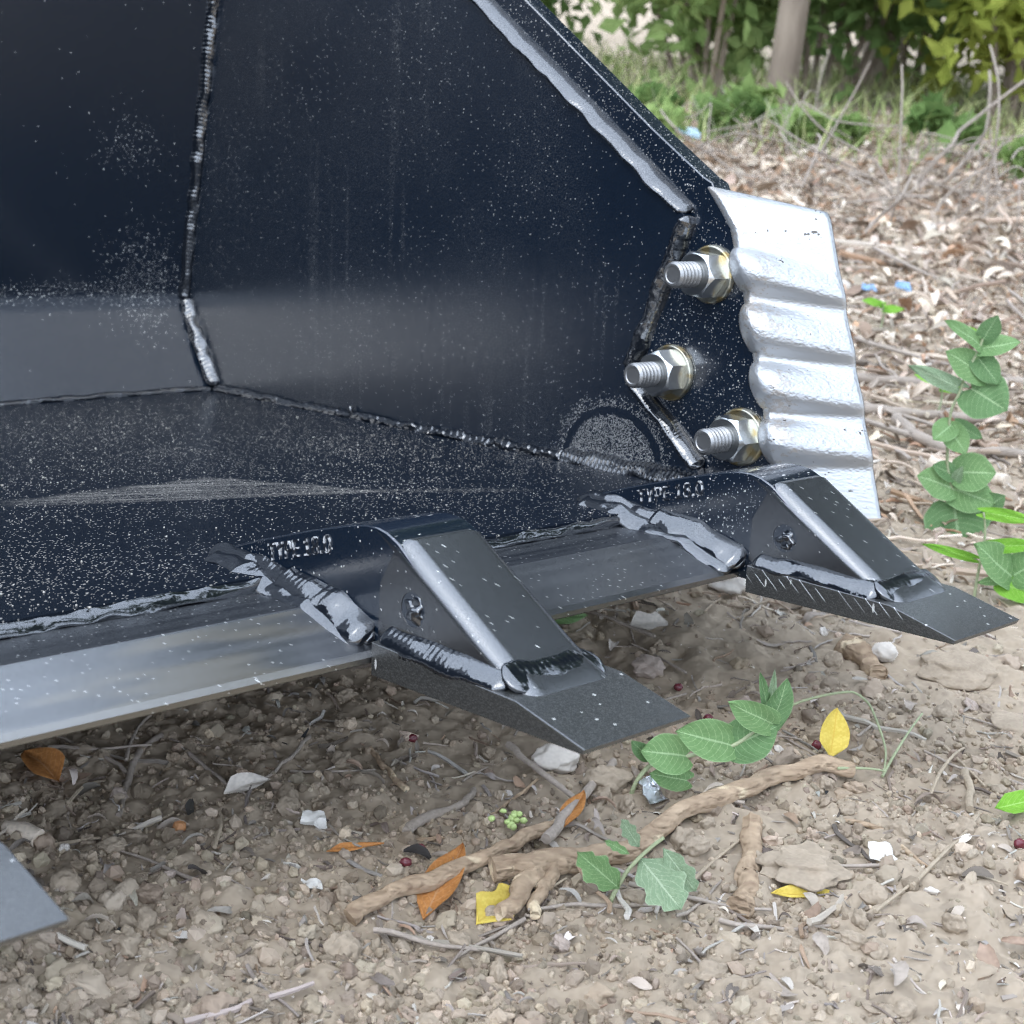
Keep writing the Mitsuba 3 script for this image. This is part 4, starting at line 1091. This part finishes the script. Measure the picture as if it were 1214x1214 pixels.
for i, q in enumerate([(-0.027, 0.831), (0.141, 0.927), (-0.016, 0.712), (0.216, 0.845), (-0.022, 0.688), (0.155, 0.88), (0.170, 0.700), (0.40, 1.35), (0.50, 1.50), (0.47, 1.55), (0.305, 0.735)]):
    lump('berry', q, 0.0030 if q[1] < 1 else 0.0042, 'berry_skin', 'dark red dried berry lying on the ground', 'berry', 0.9, 1.0, 0.12, i, 'dried red berries on the ground')
lump('pebble', (-0.143, 0.722), 0.0036, 'orange_pebble', 'orange pebble on bare soil at lower left', 'pebble', 0.7, 0.9, 0.15, 20)
lump('stone', (0.057, 0.808), 0.0135, 'stone_pale', 'pale angular stone under the edge of the middle blade', 'stone', 0.5, 0.8, 0.3, 21)
lump('stone', (0.196, 1.094), 0.0150, 'stone_pale', 'tan angular stone below the cutting edge near the right tooth', 'stone', 0.5, 0.7, 0.35, 22)
lump('stone', (0.287, 0.978), 0.0085, 'stone_pale', 'pale round stone beside the flaking wood piece', 'stone', 0.8, 0.9, 0.15, 23)
lump('stone', (0.122, 0.945), 0.0105, 'stone_pink', 'pinkish brown broken stone behind the tip of the middle blade', 'stone', 0.6, 0.7, 0.35, 24)
lump('soil_clod', (0.085, 0.785), 0.0125, 'clod', 'largest dark soil lump beside the smooth grey stick', 'soil clod', 0.5, 0.8, 0.3, 25)
lump('soil_clod', (0.335, 0.965), 0.026, 'clod', 'broad cracked soil lump below the tip of the right tooth', 'soil clod', 0.1, 0.4, 0.3, 26)
lump('soil_clod', (0.184, 0.704), 0.021, 'clod', 'broad crusty soil lump right of the stubby root', 'soil clod', 0.05, 0.3, 0.5, 27)
lump('soil_clod', (0.355, 0.885), 0.022, 'clod', 'broad flat soil crust right of the bent grass', 'soil clod', 0.05, 0.35, 0.3, 28)
v_, f_ = [], []
for i in range(15):
    a, b = blob(500 + i, 1, 1, 0.2)
    f_.append(b + sum(map(len, v_))); v_.append(a * 0.0019 + [0.033 + rng.normal() * 0.005, 0.738 + rng.normal() * 0.004, gh(0.033, 0.738) + 0.006 + 0.003 * rng.random()])
lab(obj('seed_cluster', trimesh.Trimesh(np.vstack(v_), np.vstack(f_), process=False), 'seed_green', smooth=50), 'small cluster of yellow green seeds by the second root', 'seeds')
for pts, l in (([(0.200, 0.880, 0.008), (0.213, 0.880, 0.016), (0.242, 0.880, 0.024), (0.252, 0.868, 0.020), (0.254, 0.835, 0.012), (0.248, 0.809, 0.004)], 'grey green grass blade arching over the soil behind the yellow leaf'), ([(0.248, 0.809, 0.004), (0.266, 0.840, 0.012), (0.284, 0.868, 0.018)], 'thin upright grass blade beside the arching one'), ([(0.218, 0.797, 0.012), (0.235, 0.803, 0.010), (0.249, 0.809, 0.006)], 'short grass blade touching the end of the long root')):
    p_ = np.array(pts); p_[:, 2] += gh(p_[:, 0], p_[:, 1]).mean()
    lab(obj('grass_blade', tube(p_, 0.0010, 0.0006, 6, 0.05, n=30), 'stem_green', smooth=60), l, 'grass blade')

# ------------------------------------------------------------------ background: weeds, grass, bushes, trees
def quadleaf(n, size, r, centre, seed, asp=0.55, shell=0.55):
    """n folded leaf blades spread through an ellipsoid of radii r, clumped."""
    q = np.random.default_rng(seed)
    nc = max(6, n // 70)
    cd = q.normal(size=(nc, 3)); cd /= np.linalg.norm(cd, axis=1, keepdims=True)
    cc = cd * (shell + (1 - shell) * q.random((nc, 1))) * q.uniform(0.5, 1.0, (nc, 1))
    c = cc[q.integers(nc, size=n)] + q.normal(size=(n, 3)) * 0.17
    c = c * r + centre
    t = q.normal(size=(n, 3)) + [0, 0, -0.2]; t /= np.linalg.norm(t, axis=1, keepdims=True)
    s = np.cross(t, q.normal(size=(n, 3)) * 0.6 + [0, 0, 1]); s /= np.linalg.norm(s, axis=1, keepdims=True)
    nn = np.cross(s, t)
    L = size * q.uniform(0.6, 1.3, (n, 1)); W = L * asp * 0.5
    a, b = c - t * L / 2, c + t * L / 2
    m1, m2 = c - t * L * 0.08 + s * W + nn * W * 0.35, c - t * L * 0.08 - s * W + nn * W * 0.35
    v = np.stack([a, m1, b, m2], 1).reshape(-1, 3)
    o = np.arange(n)[:, None] * 4
    f = np.vstack([o + [0, 1, 2], o + [0, 2, 3]])
    return v, f


def FOL(key, lo, hi):
    scene[key] = {'type': 'principledthin', 'base_color': proc(lambda p, n, uv: mix(lo, hi, dr.clip(0.7 * noise(p.x * 9, p.y * 9, p.z * 9) + 0.5 * noise(p.x * 45, p.y * 45, p.z * 45) - 0.1, 0, 1))), 'roughness': 0.5, 'diff_trans': 0.8, 'eta': 1.4}


FOL('weed_leaf', (0.18, 0.28, 0.085), (0.36, 0.44, 0.17))
FOL('bush_leaf', (0.09, 0.165, 0.05), (0.22, 0.31, 0.105))
FOL('bush_leaf_yellow', (0.20, 0.25, 0.04), (0.42, 0.44, 0.10))
FOL('tree_leaf', (0.090, 0.125, 0.045), (0.17, 0.205, 0.085))
P('tree_bark', proc(lambda p, n, uv: mix((0.13, 0.10, 0.075), (0.30, 0.245, 0.19), fbm(p.x * 30, p.y * 30, p.z * 6))), 0.9, spec=0.2)
P('dry_grass', proc(lambda p, n, uv: mix((0.16, 0.25, 0.06), (0.42, 0.40, 0.20), noise(p.x * 22, p.y * 22, p.z * 3))), 0.8, spec=0.2)

# grass
n_ = 9000
xy = np.stack([rng.uniform(-4.5, 5.5, n_), 4.1 + 5.0 * rng.random(n_) ** 0.8], 1)
dens = meshkit.fbm(np.c_[xy * 1.2, xy[:, :1] * 0], 3, 31)
xy = xy[rng.random(n_) < np.clip(3.2 * (dens - 0.40) + 0.35 * (xy[:, 1] - 4.5), 0.02, 1)]
b = over(xy); n_ = len(b)
h_ = rng.uniform(0.05, 0.20, (n_, 1)); lean = rng.normal(size=(n_, 3)) * [0.4, 0.4, 0] + [0, 0, 1]
sd = rng.normal(size=(n_, 3)) * [1, 1, 0]; sd /= np.linalg.norm(sd, axis=1, keepdims=True); sd *= rng.uniform(0.002, 0.005, (n_, 1))
bend = rng.normal(size=(n_, 3)) * [0.35, 0.35, 0.0]
v = np.stack([b - sd, b + sd, b + lean * h_ * 0.6 + sd * 0.7, b + lean * h_ * 0.6 - sd * 0.7, b + (lean + bend) * h_], 1).reshape(-1, 3)
o = np.arange(n_)[:, None] * 5
lab(obj('grass', (v, np.vstack([o + [0, 1, 2], o + [0, 2, 3], o + [3, 2, 4]])), 'dry_grass', smooth=False), 'thin patchy grass growing at the far end of the litter', None, None, 'stuff')

weeds = [mikit.ply(quadleaf(90, 0.085, np.array([0.16, 0.16, 0.11]), np.array([0, 0, 0.10]), 60 + s, 0.6, 0.3), None, smooth=False) for s in range(4)]
weedstem = mikit.ply(cat([tube([(0, 0, -0.02), (0.02 * k, 0.03 * (k - 1), 0.08), (0.06 * (k - 1), 0.04 * k - 0.05, 0.17)], 0.004, 0.002, 6, 0.1) for k in range(4)]), None, smooth=60)
WEED = [(0.46, 4.85), (0.60, 5.10), (0.72, 5.30), (0.80, 4.95), (0.95, 5.2), (0.98, 4.62), (1.12, 5.3), (1.25, 4.9), (1.38, 5.2), (1.55, 5.4), (1.47, 4.75), (1.62, 4.95), (1.75, 5.3), (0.35, 5.3), (0.52, 5.6), (1.9, 5.6), (0.86, 5.7), (1.3, 5.7), (2.05, 5.2), (0.1, 5.5), (2.3, 5.7)]
for i, q in enumerate(WEED[::2]):
    q = (q[0] * 0.92, q[1] - 0.55)
    k = numbered('weed_plant')
    lab(k, 'low leafy green weed growing where the litter ends', 'weed', 'low weeds at the back')
    t = T4().translate([q[0], q[1], float(gh(*q))]).rotate([0, 0, 1], float(rng.uniform(0, 360))).scale(float(rng.uniform(0.5, 0.95)))
    scene[numbered(k + '__foliage')] = {**weeds[i % 4], 'bsdf': {'type': 'ref', 'id': ('weed_leaf', 'bush_leaf', 'weed_leaf')[i % 3]}, 'to_world': t}
    scene[numbered(k + '__stems')] = {**weedstem, 'bsdf': {'type': 'ref', 'id': 'stem_green'}, 'to_world': t}

bushes = [mikit.ply(quadleaf(2600, 0.095, np.array([0.75, 0.6, 0.70]), np.array([0, 0, 0.72]), 70 + s, 0.6, 0.5), None, smooth=False) for s in range(3)]
bushstem = mikit.ply(cat([tube([(0.03 * k, 0.02 * (k % 3), -0.05), (0.10 * (k - 3), 0.06 * (k % 3 - 1), 0.5), (0.20 * (k - 3), 0.15 * (k % 3 - 1), 1.1)], 0.014, 0.006, 7, 0.1) for k in range(7)]), None, smooth=60)
BUSH = [(-0.1, 7.2, 0.8), (0.75, 6.6, 1.0), (1.45, 7.0, 1.2), (2.05, 6.5, 1.1), (2.8, 6.7, 1.25), (3.8, 6.9, 1.3), (4.9, 7.2, 1.4), (1.9, 8.6, 1.8), (3.3, 8.8, 1.7)]
for i, (x, y, s) in enumerate(BUSH):
    k = numbered('bush')
    yel = i in (3, 4)
    lab(k, 'yellow green leafy bush at the back on the right' if yel else 'dense green leafy bush closing the view at the back', 'bush', 'yellow green bushes' if yel else 'green bushes at the back')
    t = T4().translate([x, y, float(gh(x, y)) - 0.05]).rotate([0, 0, 1], float(rng.uniform(0, 360))).scale(s)
    scene[numbered(k + '__foliage')] = {**bushes[i % 3], 'bsdf': {'type': 'ref', 'id': 'bush_leaf_yellow' if yel else ('bush_leaf', 'weed_leaf')[i % 2]}, 'to_world': t}
    scene[numbered(k + '__stems')] = {**bushstem, 'bsdf': {'type': 'ref', 'id': 'stem_brown'}, 'to_world': t}


def tree_crown(seed):
    parts, o, V, F = [], 0, [], []
    q = np.random.default_rng(seed)
    for k in range(9):
        a = q.uniform(0, 6.283)
        c = np.array([math.cos(a) * q.uniform(0.3, 1.5), math.sin(a) * q.uniform(0.3, 1.5), q.uniform(2.6, 6.4)])
        v, f = quadleaf(950, 0.15, np.array([1.0, 1.0, 0.75]) * q.uniform(0.8, 1.25), c, seed * 20 + k, 0.55, 0.4)
        V.append(v); F.append(f + o); o += len(v)
    return np.vstack(V), np.vstack(F)


def tree_trunk(seed):
    q = np.random.default_rng(seed)
    ms = [tube([(0, 0, -0.1), (0.05, 0.02, 1.2), (-0.04, 0.05, 3.0), (0.06, 0, 5.6)], 0.075, 0.025, 10, 0.12, seed=seed)]
    for k in range(9):
        a, z = q.uniform(0, 6.283), q.uniform(1.9, 5.0)
        ms.append(tube([(0, 0, z), (0.5 * math.cos(a), 0.5 * math.sin(a), z + 0.4), (1.2 * math.cos(a), 1.2 * math.sin(a), z + 0.9)], 0.03, 0.010, 7, 0.1, seed=seed + k))
    return cat(ms)


crowns = [mikit.ply(tree_crown(s), None, smooth=False) for s in (1, 2, 3)]
trunks = [mikit.ply(tree_trunk(s), None, smooth=60) for s in (1, 2, 3)]
TREE = [(1.02, 6.0, 0.8), (2.6, 5.9, 1.05), (3.9, 7.4, 1.25), (1.9, 8.2, 1.25), (5.2, 9.0, 1.4), (4.6, 6.3, 1.3), (6.6, 3.4, 1.25), (7.0, 0.8, 1.25), (6.2, -2.0, 1.25)]
for i, (x, y, s) in enumerate(TREE):
    k = numbered('tree')
    lab(k, 'thin brown trunk rising among the bushes, nearest behind the cutter' if i == 0 else 'leafy tree standing among the bushes at the back', 'tree', None if i == 0 else 'trees at the back')
    t = T4().translate([x, y, float(gh(x, y)) - 0.05]).rotate([0, 0, 1], float(rng.uniform(0, 360))).scale(s)
    scene[numbered(k + '__crown')] = {**crowns[i % 3], 'bsdf': {'type': 'ref', 'id': 'tree_leaf'}, 'to_world': t}
    scene[numbered(k + '__trunk')] = {**trunks[i % 3], 'bsdf': {'type': 'ref', 'id': 'tree_bark'}, 'to_world': t}
